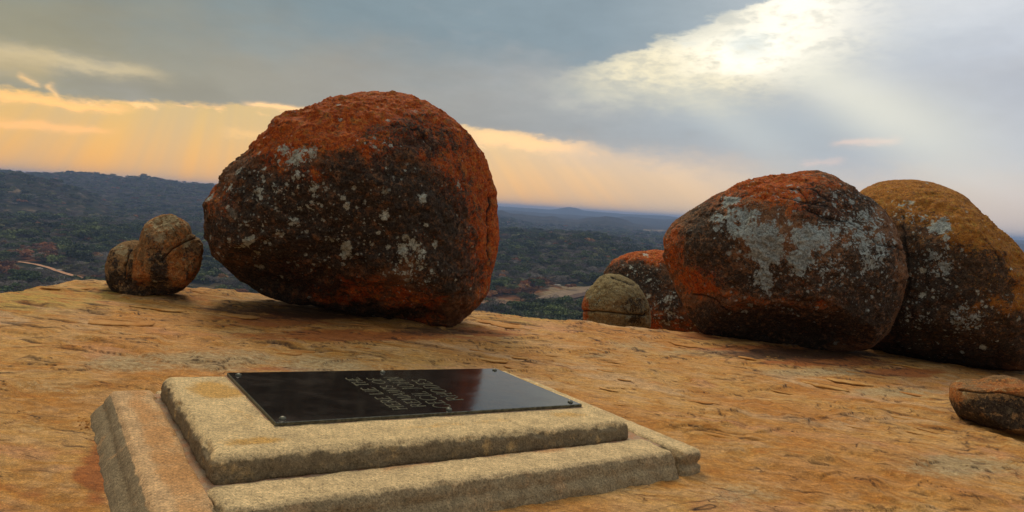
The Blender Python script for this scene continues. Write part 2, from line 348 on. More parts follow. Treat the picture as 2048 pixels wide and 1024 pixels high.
    dark = blob([(640, 625, 250, 22, .9), (860, 662, 130, 14, .8), (480, 618, 110, 13, .8), (1600, 708, 230, 16, 1), (1760, 728, 130, 9, .6), (1990, 760, 120, 8, .5), (1000, 650, 60, 8, .4)])
    yel = blob([(60, 600, 160, 26, .8), (200, 590, 120, 22, .7), (430, 600, 120, 16, .3), (1050, 640, 90, 8, .5)])
    i = np.arange(nd-1)[:, None]*na+np.arange(na)[None]; j = np.arange(nd-1)[:, None]*na+(np.arange(na)[None]+1) % na
    Fc = np.stack([i, i+na, j+na, j], -1).reshape(-1, 4)[:, ::-1]
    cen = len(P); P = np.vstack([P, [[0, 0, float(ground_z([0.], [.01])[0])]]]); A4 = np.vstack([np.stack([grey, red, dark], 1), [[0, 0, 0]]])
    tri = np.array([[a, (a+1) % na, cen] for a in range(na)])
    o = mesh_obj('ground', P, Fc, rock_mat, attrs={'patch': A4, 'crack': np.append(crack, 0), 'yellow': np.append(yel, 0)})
    bm_ = o.data
    o['kind'] = 'structure'
    return o

def make_rock_mat(name='weathered_granite', tint=1.0):
    m, t, b = material(name)
    tc = t.new('ShaderNodeTexCoord'); P = tc.outputs['Object']
    # stretch along the sheet's bedding (world-fixed direction)
    ang = math.atan2(E2[1], E2[0]); mp = t.new('ShaderNodeMapping'); mp.vector_type = 'POINT'; mp.inputs['Rotation'].default_value = (0, 0, -ang-.25); mp.inputs['Scale'].default_value = (.62, 1.15, 1)
    t.put(mp.inputs[0], P); Q = mp.outputs[0]
    gr, rd, dk = t.new('ShaderNodeSeparateColor'), None, None
    t.put(gr.inputs[0], attr(t, 'patch', 'Color')); G, Rr, Dk = gr.outputs[0], gr.outputs[1], gr.outputs[2]
    a = t.noise(Q, 1.1, 8, .62, .4); b_ = t.noise(Q, 4.5, 8, .66, .6); c = t.noise(P, 26, 6, .7); g = t.noise(P, 130, 3, .8); g2 = t.noise(P, 330, 2, .7); lf = t.noise(P, .42, 5, .6)
    base = t.mix(t.ss(a, .38, .62), (.52, .235, .040), (.62, .345, .100))
    base = t.mix(t.mul(t.ss(b_, .42, .68), .75), base, (.66, .405, .190))
    base = t.mix(t.mul(t.ss(b_, .50, .30), .85), base, (.45, .165, .022))
    base = t.mix(t.mul(t.ss(lf, .44, .62), .55), base, (.52, .205, .038))
    base = t.mix(t.mul(t.ss(t.noise(Q, 2.2, 9, .7, 1.0), .56, .68), .6), base, (.36, .15, .04))
    base = t.mix(t.mul(t.ss(t.noise(t.vadd(Q, (4, 9, 2)), .75, 9, .62, .8), .54, .66), .8), base, (.62, .40, .215))
    base = t.mix(t.mul(t.ss(t.noise(t.vadd(Q, (14, 3, 2)), .9, 9, .62, .8), .56, .68), .6), base, (.62, .31, .16))
    stq = t.noise(t.vmul(Q, (.55, 1.9, 1)), 2.6, 9, .75, .6)
    base = t.mix(t.mul(t.ss(stq, .585, .66), .55), base, (.27, .115, .035))
    ye = attr(t, 'yellow')
    base = t.mix(t.mul(ye, t.ss(b_, .40, .60)), base, (.46, .32, .05))
    nz = t.mul(t.sub(t.noise(Q, 3.4, 9, .68, .5), .5), 1.3)
    base = t.mix(t.mul(t.ss(t.add(Rr, nz), .40, .75), .85), base, (.40, .115, .022))
    nzg = t.add(nz, t.mul(t.sub(c, .5), 1.6))
    base = t.mix(t.mul(t.ss(t.add(G, nzg), .38, 1.05), .72), base, t.mix(t.ss(c, .35, .65), (.37, .295, .165), (.46, .385, .235)))
    nz2 = t.mul(t.sub(t.noise(Q, 7, 8, .7), .5), 1.5)
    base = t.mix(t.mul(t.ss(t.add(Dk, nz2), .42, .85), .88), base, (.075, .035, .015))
    # thin dark hairlines along the bedding
    vv = t.vor(t.vadd(Q, t.vscale(t.noise(Q, 5, 4, .6, 0, 1), .35)), 2.4, 'DISTANCE_TO_EDGE')
    hair = t.mul(t.ss(vv, .022, .004), t.ss(t.noise(P, 2.4, 3), .52, .64))
    base = t.mix(t.mul(hair, .7), base, (.14, .055, .016))
    base = t.mix(t.m('MINIMUM', t.mul(attr(t, 'crack'), 1.0), 1.0), base, (.045, .018, .008))
    # grains
    gr1 = t.ss(g, .33, .70, .62, 1.30); gr2 = t.ss(g2, .3, .7, .78, 1.2); mo = t.mul(t.ss(c, .28, .72, .76, 1.20), t.ss(t.noise(t.vmul(Q, (1, 1, 1)), 13, 9, .82, .3), .30, .70, .66, 1.32))
    base = t.vmul(t.vscale(base, t.mul(t.mul(t.mul(gr1, gr2), mo), .88)), (1.0, .92, .76))
    t.put(b.inputs['Base Color'], base); b.inputs['Roughness'].default_value = .86; b.inputs['Specular IOR Level'].default_value = .25
    h = t.add(t.mul(b_, .9), t.add(t.mul(t.add(c, t.noise(Q, 13, 9, .82, .3)), .55), t.add(t.mul(g, .16), t.mul(hair, -.5))))
    bump(t, b, h, .85, .035)
    return m
rock_mat = make_rock_mat()
ground = build_ground()

# loose sheets still lying on the rock: thin raised plates, each a part of the ground
def build_flakes():
    r = random.Random(21); spots = [(560, 701, 62, 17), (735, 718, 34, 9), (245, 646, 44, 8), (150, 704, 30, 5), (915, 744, 36, 6), (975, 720, 34, 5), (1225, 742, 34, 6), (1645, 773, 34, 6), (1690, 764, 34, 5), (1035, 716, 24, 4), (70, 688, 32, 8), (480, 632, 30, 5), (1005, 650, 46, 7), (950, 672, 60, 8), (1510, 718, 40, 7), (1600, 728, 44, 7), (1700, 742, 46, 7), (1780, 828, 36, 7), (1640, 932, 20, 4), (1430, 866, 56, 9), (1190, 664, 26, 4), (1255, 681, 20, 3), (125, 572, 52, 9), (205, 566, 26, 5), (320, 618, 40, 5), (1850, 792, 36, 6), (1380, 690, 40, 5)]
    for k in range(130):
        px = r.uniform(0, 2048); e = np.interp(px, [p[0] for p in edge], [p[1] for p in edge]); py = e+8+r.random()**1.3*220
        spots.append((px, py, r.uniform(7, 24), 0))
    n = 0
    for px, py, rx, ry in spots:
        s0, t0 = st(px, py); 
        if .1 < s0 < 4.5 and 2.8 < t0 < 5.6: continue
        c = on_plane(px, py); dist = np.linalg.norm(c-CAM)
        a = rx/FPX*dist; bb = (ry/FPX*dist/(HC/dist) if ry else a*r.uniform(.35, .8)); bb = min(bb, a*1.1)
        dirv = c[:2]/np.linalg.norm(c[:2]); side = np.array([dirv[1], -dirv[0]]); N = 30; rings = [1., .93, .7, .35]
        yaw = r.uniform(-.35, .35); side, dirv = side*math.cos(yaw)+dirv*math.sin(yaw), dirv*math.cos(yaw)-side*math.sin(yaw)
        rad = []; ph = [r.uniform(0, 6.3) for _ in range(5)]
        for i in range(N):
            th = 2*math.pi*i/N; rad.append(1+.16*math.sin(2*th+ph[0])+.11*math.sin(3*th+ph[1])+.07*math.sin(5*th+ph[2])+.05*math.sin(9*th+ph[3])+.04*r.uniform(-1, 1))
        th0 = min(.028, a*.09)*r.uniform(.7, 1.1); V = []; F_ = []
        xy = []; lift = []
        for q in rings:
            for i in range(N):
                th = 2*math.pi*i/N; u = a*q*rad[i]*math.cos(th); v = bb*q*rad[i]*math.sin(th); xy.append(c[:2]+side*u+dirv*v); vv = v/bb/1.2; lift.append((th0*(.75-1.1*vv), q))
        xy = np.array(xy); gz = ground_z(xy[:, 0], xy[:, 1])
        for kk in range(len(xy)):
            l, q = lift[kk]; V.append((xy[kk][0], xy[kk][1], gz[kk]+l-(.35*th0 if q == 1 else 0)))
        V.append((c[0], c[1], float(ground_z([c[0]], [c[1]])[0])+th0*.75))
        bot = len(V)
        for i in range(N): V.append((xy[i][0]*.97+c[0]*.03, xy[i][1]*.97+c[1]*.03, V[i][2]-th0*.75))
        cb = len(V); V.append((c[0], c[1], V[bot-1][2]-th0*1.6))
        for q in range(3):
            for i in range(N): j = (i+1) % N; F_.append((q*N+i, q*N+j, (q+1)*N+j, (q+1)*N+i))
        for i in range(N):
            j = (i+1) % N; F_.append((3*N+i, 3*N+j, 4*N)); F_.append((bot+i, bot+j, j, i)); F_.append((bot+j, bot+i, cb))
        V = np.array(V)-c
        o = mesh_obj('rock_flake', V, F_, flake_mat, ground, attrs={'tone': np.full(len(V), r.random())}, loc=c); n += 1
def make_flake_mat():
    m, t, b = material('loose_granite_sheet')
    P = t.new('ShaderNodeNewGeometry').outputs['Position']; tone = attr(t, 'tone')
    a = t.noise(P, 5, 8, .65); g = t.noise(P, 120, 3, .8)
    base = t.mix(t.ss(a, .35, .65), (.44, .18, .030), (.56, .31, .095)); base = t.mix(t.mul(tone, .5), base, (.40, .14, .03))
    base = t.vscale(base, t.ss(g, .3, .7, .65, 1.25)); t.put(b.inputs['Base Color'], base); b.inputs['Roughness'].default_value = .9; b.inputs['Specular IOR Level'].default_value = .2
    bump(t, b, t.add(a, t.mul(g, .3)), .7, .03); return m
flake_mat = make_flake_mat(); build_flakes()

# ------------------------------------------------------------------ distant land
ZV = -105.0
BULGE = []     # silhouettes of the ridges: (distance, width near, width far, [(px, py), ...], roughness)
RIDGES = [
 (13500, 1800, 6000, [(-900, 290), (0, 349), (440, 378), (1000, 412.5), (1100, 419), (1115, 418), (1128, 415), (1140, 414), (1152, 416), (1168, 421), (1250, 428), (1300, 430), (1330, 431), (1360, 435), (1500, 446), (2020, 479), (2100, 484), (2800, 530)], 3),
 (8800, 1500, 2200, [(-900, 320), (440, 385), (960, 416), (1003, 419), (1030, 420), (1080, 425), (1120, 427), (1180, 431), (1230, 435), (1260, 433), (1300, 436), (1330, 438), (1360, 434), (1400, 440), (2000, 482), (2030, 485), (2100, 492), (2800, 530)], 34),
 (5600, 1100, 1500, [(440, 398), (960, 420), (1003, 418), (1020, 424), (1045, 427), (1085, 432), (1105, 431), (1125, 434), (1155, 438), (1172, 433), (1195, 431), (1212, 429), (1237, 437), (1266, 447), (1295, 452), (1330, 460), (1400, 470), (2000, 500), (2800, 550)], 48),
 (4300, 1500, 1800, [(-900, 290), (-300, 325), (0, 340), (30, 343), (60, 345), (110, 348), (165, 349), (205, 353), (250, 356), (290, 354), (335, 361), (380, 366), (440, 370), (600, 384), (800, 404), (960, 424), (1060, 445), (1160, 468), (1300, 490), (2800, 560)], 16),
 (2500, 520, 900, [(-900, 318), (-100, 345), (0, 351), (40, 350), (75, 357), (130, 372), (180, 392), (240, 425), (330, 455), (450, 474), (2800, 590)], 13),
 (1750, 620, 800, [(-900, 470), (440, 478), (900, 474), (960, 470), (1003, 470), (1040, 468), (1076, 473), (1122, 468), (1140, 471), (1178, 470), (1207, 476), (1237, 486), (1262, 500), (1300, 508), (1340, 515), (2040, 560), (2800, 590)], 10),
 (1350, 220, 500, [(-900, 446), (-100, 452), (60, 456), (170, 459), (240, 466), (300, 482), (440, 505), (2800, 600)], 6),
]
RD = []
for D_, wn, wf, pts, rough in RIDGES:
    aa = [ae(*p) for p in pts]; RD.append((D_, wn, wf, np.array([a for a, _ in aa]), np.array([math.tan(math.radians(e))*D_+HC for _, e in aa]), rough))
def terrain_z(x, y):
    x = np.asarray(x, float); y = np.asarray(y, float); az = np.degrees(np.arctan2(x, y)); d = np.hypot(x, y); P = np.stack([x, y, 0*x], 1)
    azw = np.clip(az, -75, 75)
    base = -4+(ZV+4)*sstep(d, 12, 380)
    n0 = fbm(P, 1/700, 4, .5, 60); base = base+sstep(d, 500, 1500)*n0*14
    z = base.copy(); back = sstep(abs(az), 60, 110)
    for D_, wn, wf, ra, rz, rough in RD:
        top = np.interp(azw, ra, rz); top = top*(1-back)+back*np.minimum(top, ZV*.45)
        wob = fbm(P, 3.2/D_*.9, 4, .5, 70)
        u = d-D_-wob*wn*.25; prof = np.exp(-(u/np.where(u < 0, wn, wf))**2*1.2)
        r_ = (top-base)*prof+rough*prof*(fbm(P, 9/D_, 4, .55, 80))-rough*.35*prof
        z = np.maximum(z, base+r_)
    z = z+sstep(d, 300, 1200)*2.0*fbm(P, 1/60, 3, .5, 90)
    return z
def build_terrain():
    az = np.concatenate([np.arange(-180, -48, 4.), np.arange(-48, 48, .16), np.arange(48, 180, 4.)]); ds = [14.]
    while ds[-1] < 26000: ds.append(ds[-1]*(1.06 if ds[-1] < 450 else 1.018))
    ds = np.array(ds); na, nd = len(az), len(ds)
    Aa, Dd = np.meshgrid(np.radians(az), ds); X = (np.sin(Aa)*Dd).ravel(); Y = (np.cos(Aa)*Dd).ravel(); Z = terrain_z(X, Y)
    P = np.stack([X, Y, Z], 1); px, py = project(P); wob = fbm(P, 1/40, 3, .6, 99)
    def blob(pts):
        m = np.zeros(len(X))
        for x, y, rx, ry, k in pts: m = np.maximum(m, k*np.clip(1.5-np.hypot((px-x)/rx+wob, (py-y)/ry+wob), 0, 1))
        return np.where(Y > 1, m, 0)
    sand = blob([(1150, 582, 60, 8, 1), (1110, 592, 40, 5, .9), (990, 600, 60, 5, .5), (1120, 553, 50, 4, .9), (1080, 565, 80, 4, .4), (1310, 461, 25, 1.8, 1), (70, 505, 30, 8, .5), (70, 446, 16, 2, 1), (200, 447, 10, 2, .7), (0, 560, 40, 5, .5), (25, 380, 16, 5, .9), (1010, 562, 40, 4, .5), (1190, 478, 60, 6, .3), (290, 560, 100, 4, .3)])
    russet = blob([(75, 515, 40, 9, .9), (1090, 582, 60, 10, .9), (1000, 598, 70, 9, .8), (150, 552, 30, 5, .5), (10, 547, 40, 9, .7), (1230, 540, 30, 5, .6), (1330, 520, 60, 8, .5)])
    green = blob([(250, 455, 110, 10, 1), (1000, 500, 90, 20, .6), (1160, 520, 90, 20, .8)])
    i = np.arange(nd-1)[:, None]*na+np.arange(na)[None]; j = np.arange(nd-1)[:, None]*na+(np.arange(na)[None]+1) % na
    Fc = np.stack([i, i+na, j+na, j], -1).reshape(-1, 4)[:, ::-1]
    m, t, b = material('bushveld_ground'); tc = t.new('ShaderNodeTexCoord'); Pp = tc.outputs['Object']
    s = t.new('ShaderNodeSeparateColor'); t.put(s.inputs[0], attr(t, 'patch', 'Color'))
    a = t.noise(Pp, .004, 8, .65); c = t.noise(Pp, .03, 8, .7); f = t.noise(Pp, .15, 4, .7)
    col = t.mix(t.ss(a, .4, .6), (.030, .034, .018), (.050, .042, .027)); col = t.mix(t.mul(t.ss(c, .5, .66), .8), col, (.19, .13, .075)); col = t.mix(t.ss(c, .5, .34), col, (.028, .034, .018))
    col = t.mix(t.mul(s.outputs[2], .7), col, (.018, .04, .022))
    col = t.mix(t.ss(t.add(s.outputs[1], t.sub(c, .5)), .3, .7), col, (.20, .085, .035)); col = t.mix(t.ss(t.add(s.outputs[0], t.sub(c, .5)), .35, .6), col, (.26, .18, .10))
    # bare granite faces on the hills
    col = t.mix(t.mul(t.ss(t.noise(Pp, .011, 7, .75), .64, .70), .4), col, (.17, .14, .11))
    t.put(b.inputs['Base Color'], t.vscale(col, t.ss(f, .3, .7, .45, 1.05))); b.inputs['Roughness'].default_value = 1; b.inputs['Specular IOR Level'].default_value = 0
    bump(t, b, t.add(c, t.mul(f, .3)), .6, 6)
    o = mesh_obj('terrain', P, Fc, m, attrs={'patch': np.stack([sand, russet, green], 1)}); o['kind'] = 'structure'
build_terrain(); TMAX = max(v.co.z for v in bpy.data.objects['terrain'].data.vertices)

def on_terrain(px, py):
    d = ray(px, py); ts = np.geomspace(150, 26000, 1600); q = CAM+d*ts[:, None]; z = terrain_z(q[:, 0], q[:, 1]); k = np.nonzero(q[:, 2] < z)[0]
    if not len(k): return None
    p = q[k[0]]; return np.array([p[0], p[1], z[k[0]]])
def dirt_mat(name, c0, c1):
    m, t, b = material(name); P = t.new('ShaderNodeTexCoord').outputs['Object']; n = t.noise(P, .2, 6, .7)
    t.put(b.inputs['Base Color'], t.mix(t.ss(n, .35, .65), c0, c1)); b.inputs['Roughness'].default_value = .95; b.inputs['Specular IOR Level'].default_value = .1; return m
sand_m = dirt_mat('sandy_track', (.36, .16, .075), (.46, .26, .14)); burnt_m = dirt_mat('burnt_grass', (.06, .035, .025), (.12, .07, .045)); field_m = dirt_mat('dry_field', (.15, .10, .06), (.23, .155, .09))
def ribbon(name, pts, width, mat, lift=.5, kind='structure'):
    W = [on_terrain(*p) for p in pts]; W = [w for w in W if w is not None]; C = []
    for a, b in zip(W[:-1], W[1:]):
        for k in range(12): C.append(a+(b-a)*k/12)
    C.append(W[-1]); C = np.array(C); n = len(C); tg = np.gradient(C[:, :2], axis=0); tg /= np.linalg.norm(tg, axis=1)[:, None]; sd_ = np.stack([tg[:, 1], -tg[:, 0]], 1)
    wd = width*(1+.35*gnoise(np.stack([np.arange(n)*.6, 0*C[:, 0], 0*C[:, 0]], 1), 3)); rows = []
    for k in (-.5, -.17, .17, .5):
        q = C[:, :2]+sd_*wd[:, None]*k; rows.append(np.column_stack([q, terrain_z(q[:, 0], q[:, 1])+lift]))
    V = np.concatenate(rows); Fc = [(r*n+i, r*n+i+1, (r+1)*n+i+1, (r+1)*n+i) for r in range(3) for i in range(n-1)]
    o = mesh_obj(name, V, Fc, mat); o['kind'] = kind; return o
ribbon('dirt_road', [(35, 524), (50, 526), (75, 530), (100, 537), (125, 546), (150, 553), (175, 560), (200, 568)], 5.5, sand_m)
ribbon('dirt_road', [(900, 605), (945, 606), (985, 607), (1020, 608), (1050, 610)], 6, sand_m)
ribbon('field', [(1085, 600), (1110, 593), (1140, 585), (1180, 578), (1230, 571)], 22, field_m)
ribbon('burnt_field', [(1110, 604), (1140, 596), (1175, 588), (1230, 581)], 14, burnt_m, .8)

# ------------------------------------------------------------------ trees and bushes of the valley
def leaf_mat(name, c0, c1, c2):
    m, t, b = material(name); oi = t.new('ShaderNodeObjectInfo'); g = t.new('ShaderNodeNewGeometry')
    n = t.noise(g.outputs['Position'], .05, 3, .6); r_ = t.m('FRACT', t.add(oi.outputs['Random'], 0.0))
    col = t.mix(t.ss(n, .35, .65), c0, c1); col = t.mix(t.mul(t.ss(r_, .6, 1), .8), col, c2); col = t.vscale(col, t.mad(t.m('FRACT', t.mul(r_, 7.31)), 1.25, .5))
    t.put(b.inputs['Base Color'], col); b.inputs['Roughness'].default_value = .8; b.inputs['Specular IOR Level'].default_value = .15; return m
bark_m = dirt_mat('grey_bark', (.07, .05, .04), (.13, .10, .08))
KM = [leaf_mat('dark_green_leaves', (.036, .048, .012), (.068, .078, .020), (.11, .12, .032)),
      leaf_mat('olive_leaves', (.060, .072, .026), (.100, .095, .036), (.16, .14, .055)),
      leaf_mat('bare_twigs', (.075, .055, .038), (.125, .095, .068), (.20, .165, .125)),
      leaf_mat('russet_leaves', (.17, .065, .022), (.24, .10, .035), (.26, .14, .045))]
def crown_mesh(k, seed, n=420):
    r = np.random.default_rng(seed); lobes = r.integers(3, 6); V = []
    cs = np.column_stack([r.uniform(-.5, .5, lobes), r.uniform(-.5, .5, lobes), r.uniform(.5, .95, lobes)]); rs = r.uniform(.32, .55, lobes)
    for i in range(n):
        l = r.integers(lobes); d = r.normal(size=3); d /= np.linalg.norm(d); d[2] = abs(d[2])*.9-.25; p = cs[l]+d*rs[l]*r.uniform(.65, 1.05)*np.array([1, 1, .8])
        a, b_ = r.normal(size=3), r.normal(size=3); a /= np.linalg.norm(a); b_ /= np.linalg.norm(b_); s_ = r.uniform(.05, .12)*(.6 if k == 2 else 1)
        if k == 2: a *= 2.2; b_ *= .25
        V += [p-a*s_, p+b_*s_, p+a*s_, p-b_*s_]
    V = np.array(V); Fc = np.arange(len(V)).reshape(-1, 4); me_o = mesh_obj('crown', V, Fc, KM[k], smooth=False); me = me_o.data; bpy.data.objects.remove(me_o); return me
def trunk_mesh(seed):
    r = random.Random(seed); V = []; F_ = []
    def limb(p0, p1, r0, r1, n=5):
        i0 = len(V); d = (Vector(p1)-Vector(p0)).normalized(); a = d.orthogonal().normalized(); b_ = d.cross(a)
        for p, q in ((p0, r0), (p1, r1)):
            for k in range(n): th = 2*math.pi*k/n; V.append(Vector(p)+a*q*math.cos(th)+b_*q*math.sin(th))
        for k in range(n): F_.append((i0+k, i0+(k+1) % n, i0+n+(k+1) % n, i0+n+k))
    limb((0, 0, -.15), (.03, .02, .35), .07, .05)
    for k in range(5):
        th = k*1.3+r.random(); q = (.42*math.cos(th), .42*math.sin(th), r.uniform(.6, .95)); limb((.03, .02, .33), q, .04, .012)
    o = mesh_obj('trunk', [list(v) for v in V], F_, bark_m); me = o.data; bpy.data.objects.remove(o); return me
def build_woods():
    crowns = [[crown_mesh(k, 10*k+j) for j in range(3)] for k in range(4)]; trunks = [trunk_mesh(j) for j in range(3)]
    r = np.random.default_rng(4); N = 90000
    a = np.radians(r.uniform(-44, 44, N)); u = r.random(N); d = np.where(r.random(N) < .55, np.sqrt(u*(1700**2-330**2)+330**2), np.sqrt(u*(4300**2-1300**2)+1300**2))
    X, Y = np.sin(a)*d, np.cos(a)*d; P0 = np.stack([X, Y, 0*X], 1); dens = fbm(P0, 1/130, 4, .6, 7); Z = terrain_z(X, Y); P = np.stack([X, Y, Z], 1); px, py = project(P)
    keep = (dens+.18) > r.uniform(-.25, .45, N)*1.0
    for x, y, rx, ry in ((1150, 582, 70, 13), (1050, 600, 110, 9), (100, 541, 80, 14), (1320, 461, 30, 3), (60, 447, 22, 4), (1110, 557, 50, 5)):
        keep &= ~((np.hypot((px-x)/rx, (py-y)/ry) < 1) & (r.random(N) < (.88 if x != 100 else .55)))
    rd = seg_dist(px, py, [(35, 524), (75, 530), (100, 537), (125, 546), (150, 553), (200, 568)]); keep &= ~((rd < 4.5) & (px < 260))
    rd = seg_dist(px, py-9, [(35, 524), (75, 530), (100, 537), (125, 546), (150, 553), (200, 568)]); keep &= ~((rd < 10) & (px < 260))
    rd = seg_dist(px, py, [(900, 605), (985, 607), (1050, 610)]); keep &= ~((rd < 6) & (px > 880) & (px < 1070))
    P, px, py, d, X, Y = P[keep], px[keep], py[keep], d[keep], X[keep], Y[keep]; n = len(P)
    kn = fbm(np.stack([X, Y, 0*X], 1), 1/110, 3, .5, 33)+r.normal(0, .34, n); kind = np.where(kn > .27, 0, np.where(kn > .02, 1, 2))
    nearfield = ((np.hypot((px-1085)/75, (py-584)/14) < 1) | (np.hypot((px-985)/60, (py-594)/12) < 1) | (np.hypot((px-75)/45, (py-512)/14) < 1) | (np.hypot((px-10)/40, (py-547)/12) < 1))
    kind = np.where(nearfield & (r.random(n) < .75), 3, kind); kind = np.where((r.random(n) < .025), 3, kind); kind = np.where((px < 240) & (py > 535) & (kind < 2) & (r.random(n) < .7), 2, kind)
    h = np.where(kind == 0, r.uniform(3.2, 7.5, n), np.where(kind == 2, r.uniform(2.5, 6, n), r.uniform(2.2, 6, n)))*np.where(d > 1600, 1.9, 1.6)*np.where(r.random(n) < .06, 1.5, 1)
    # the nearest ones that show: individual trees
    ex = np.array([p[0] for p in edge]); ey = np.array([p[1] for p in edge]); vis = (py-h/d*FPX < np.interp(px, ex, ey)-2) & (((px > 0) & (px < 215)) | ((px > 925) & (px < 1205)) | ((px > 395) & (px < 450) & (py > 520)) )
    cand = np.nonzero(vis)[0]; cand = cand[np.argsort(-(h[cand]/d[cand]))][:296]
    labels = {0: ('dark green leafy tree', 'dark green trees in the valley'), 1: ('small olive green tree', 'olive green trees in the valley'), 2: ('leafless grey brown tree', 'leafless trees in the valley'), 3: ('russet leaved tree', 'russet trees on the valley floor')}
    for q in cand:
        k = int(kind[q]); e = empty('tree', P[q]); s_ = float(h[q]); sub_l = P[q]
        left = px[q] < 460; near = (py[q] > 520) if left else (py[q] > 575); zone = ('near the dirt road at left' if near else 'on the slope beyond the dirt road at left') if left else ('just beyond the rock edge between the boulders' if near else 'on the wooded slope between the big boulders')
        tag(e, labels[k][0]+' '+zone, 'tree', labels[k][1]+', '+zone)
        e.rotation_euler = (0, 0, r.uniform(0, 6.28)); e.scale = (s_*1.15, s_*1.15, s_)
        for nm, me in (('crown', crowns[k][r.integers(3)]), ('trunk', trunks[r.integers(3)])):
            o = bpy.data.objects.new(nm, me); COL.objects.link(o); o.parent = e
    rest = np.setdiff1d(np.arange(n), cand)
    # all the others: one object of instanced bushes
    protos = []
    seen = {}
    for o in COL.objects:
        if o.type == 'MESH' and o.name.startswith('crown') and o.data not in seen: seen[o.data] = o
    me = bpy.data.meshes.new('woodland'); me.vertices.add(len(rest)); me.vertices.foreach_set('co', P[rest].astype(np.float32).ravel())
    for nm, arr in (('size', h[rest]), ('turn', r.uniform(0, 6.28, len(rest)))): at = me.attributes.new(nm, 'FLOAT', 'POINT'); at.data.foreach_set('value', arr.astype(np.float32))
    flat = [(k, j) for k in range(4) for j in range(3) if crowns[k][j] in seen]
    avail = {k: [i for i, (kk, j) in enumerate(flat) if kk == k] for k in range(4)}
    vi = np.array([avail[int(k)][r.integers(len(avail[int(k)]))] for k in kind[rest]]); at = me.attributes.new('variant', 'INT', 'POINT'); at.data.foreach_set('value', vi.astype(np.int32))
    wo = bpy.data.objects.new('woodland', me); COL.objects.link(wo); tag(wo, 'dense far bush of small trees covering the valley and the lower hills', 'woodland', None, 'stuff')
    g = bpy.data.node_groups.new('scatter', 'GeometryNodeTree'); g.interface.new_socket('Geometry', in_out='INPUT', socket_type='NodeSocketGeometry'); g.interface.new_socket('Geometry', in_out='OUTPUT', socket_type='NodeSocketGeometry')
    gi, go = g.nodes.new('NodeGroupInput'), g.nodes.new('NodeGroupOutput'); jn = g.nodes.new('GeometryNodeJoinGeometry')
    def na_(name, ty): x = g.nodes.new('GeometryNodeInputNamedAttribute'); x.data_type = ty; x.inputs[0].default_value = name; return x.outputs[0]
    sz, tn, va = na_('size', 'FLOAT'), na_('turn', 'FLOAT'), na_('variant', 'INT')
    rot = g.nodes.new('ShaderNodeCombineXYZ'); g.links.new(tn, rot.inputs[2])
    for i, (k, j) in enumerate(flat):
        oi = g.nodes.new('GeometryNodeObjectInfo'); oi.inputs[0].default_value = seen[crowns[k][j]]; oi.transform_space = 'ORIGINAL'; oi.inputs['As Instance'].default_value = False
        # proto geometry in local space
        g2i = g.nodes.new('GeometryNodeGeometryToInstance'); g.links.new(oi.outputs['Geometry'], g2i.inputs[0])
        cmp_ = g.nodes.new('FunctionNodeCompare'); cmp_.data_type = 'INT'; cmp_.operation = 'EQUAL'; g.links.new(va, cmp_.inputs[2]); cmp_.inputs[3].default_value = i
        ip = g.nodes.new('GeometryNodeInstanceOnPoints'); g.links.new(gi.outputs[0], ip.inputs['Points']); g.links.new(cmp_.outputs[0], ip.inputs['Selection']); g.links.new(g2i.outputs[0], ip.inputs['Instance']); g.links.new(rot.outputs[0], ip.inputs['Rotation'])
        cx = g.nodes.new('ShaderNodeCombineXYZ'); ml = g.nodes.new('ShaderNodeMath'); ml.operation = 'MULTIPLY'; ml.inputs[1].default_value = 1.2; g.links.new(sz, ml.inputs[0])
        g.links.new(ml.outputs[0], cx.inputs[0]); g.links.new(ml.outputs[0], cx.inputs[1]); g.links.new(sz, cx.inputs[2]); g.links.new(cx.outputs[0], ip.inputs['Scale']); g.links.new(ip.outputs[0], jn.inputs[0])
    g.links.new(jn.outputs[0], go.inputs[0]); md = wo.modifiers.new('scatter', 'NODES'); md.node_group = g
build_woods()

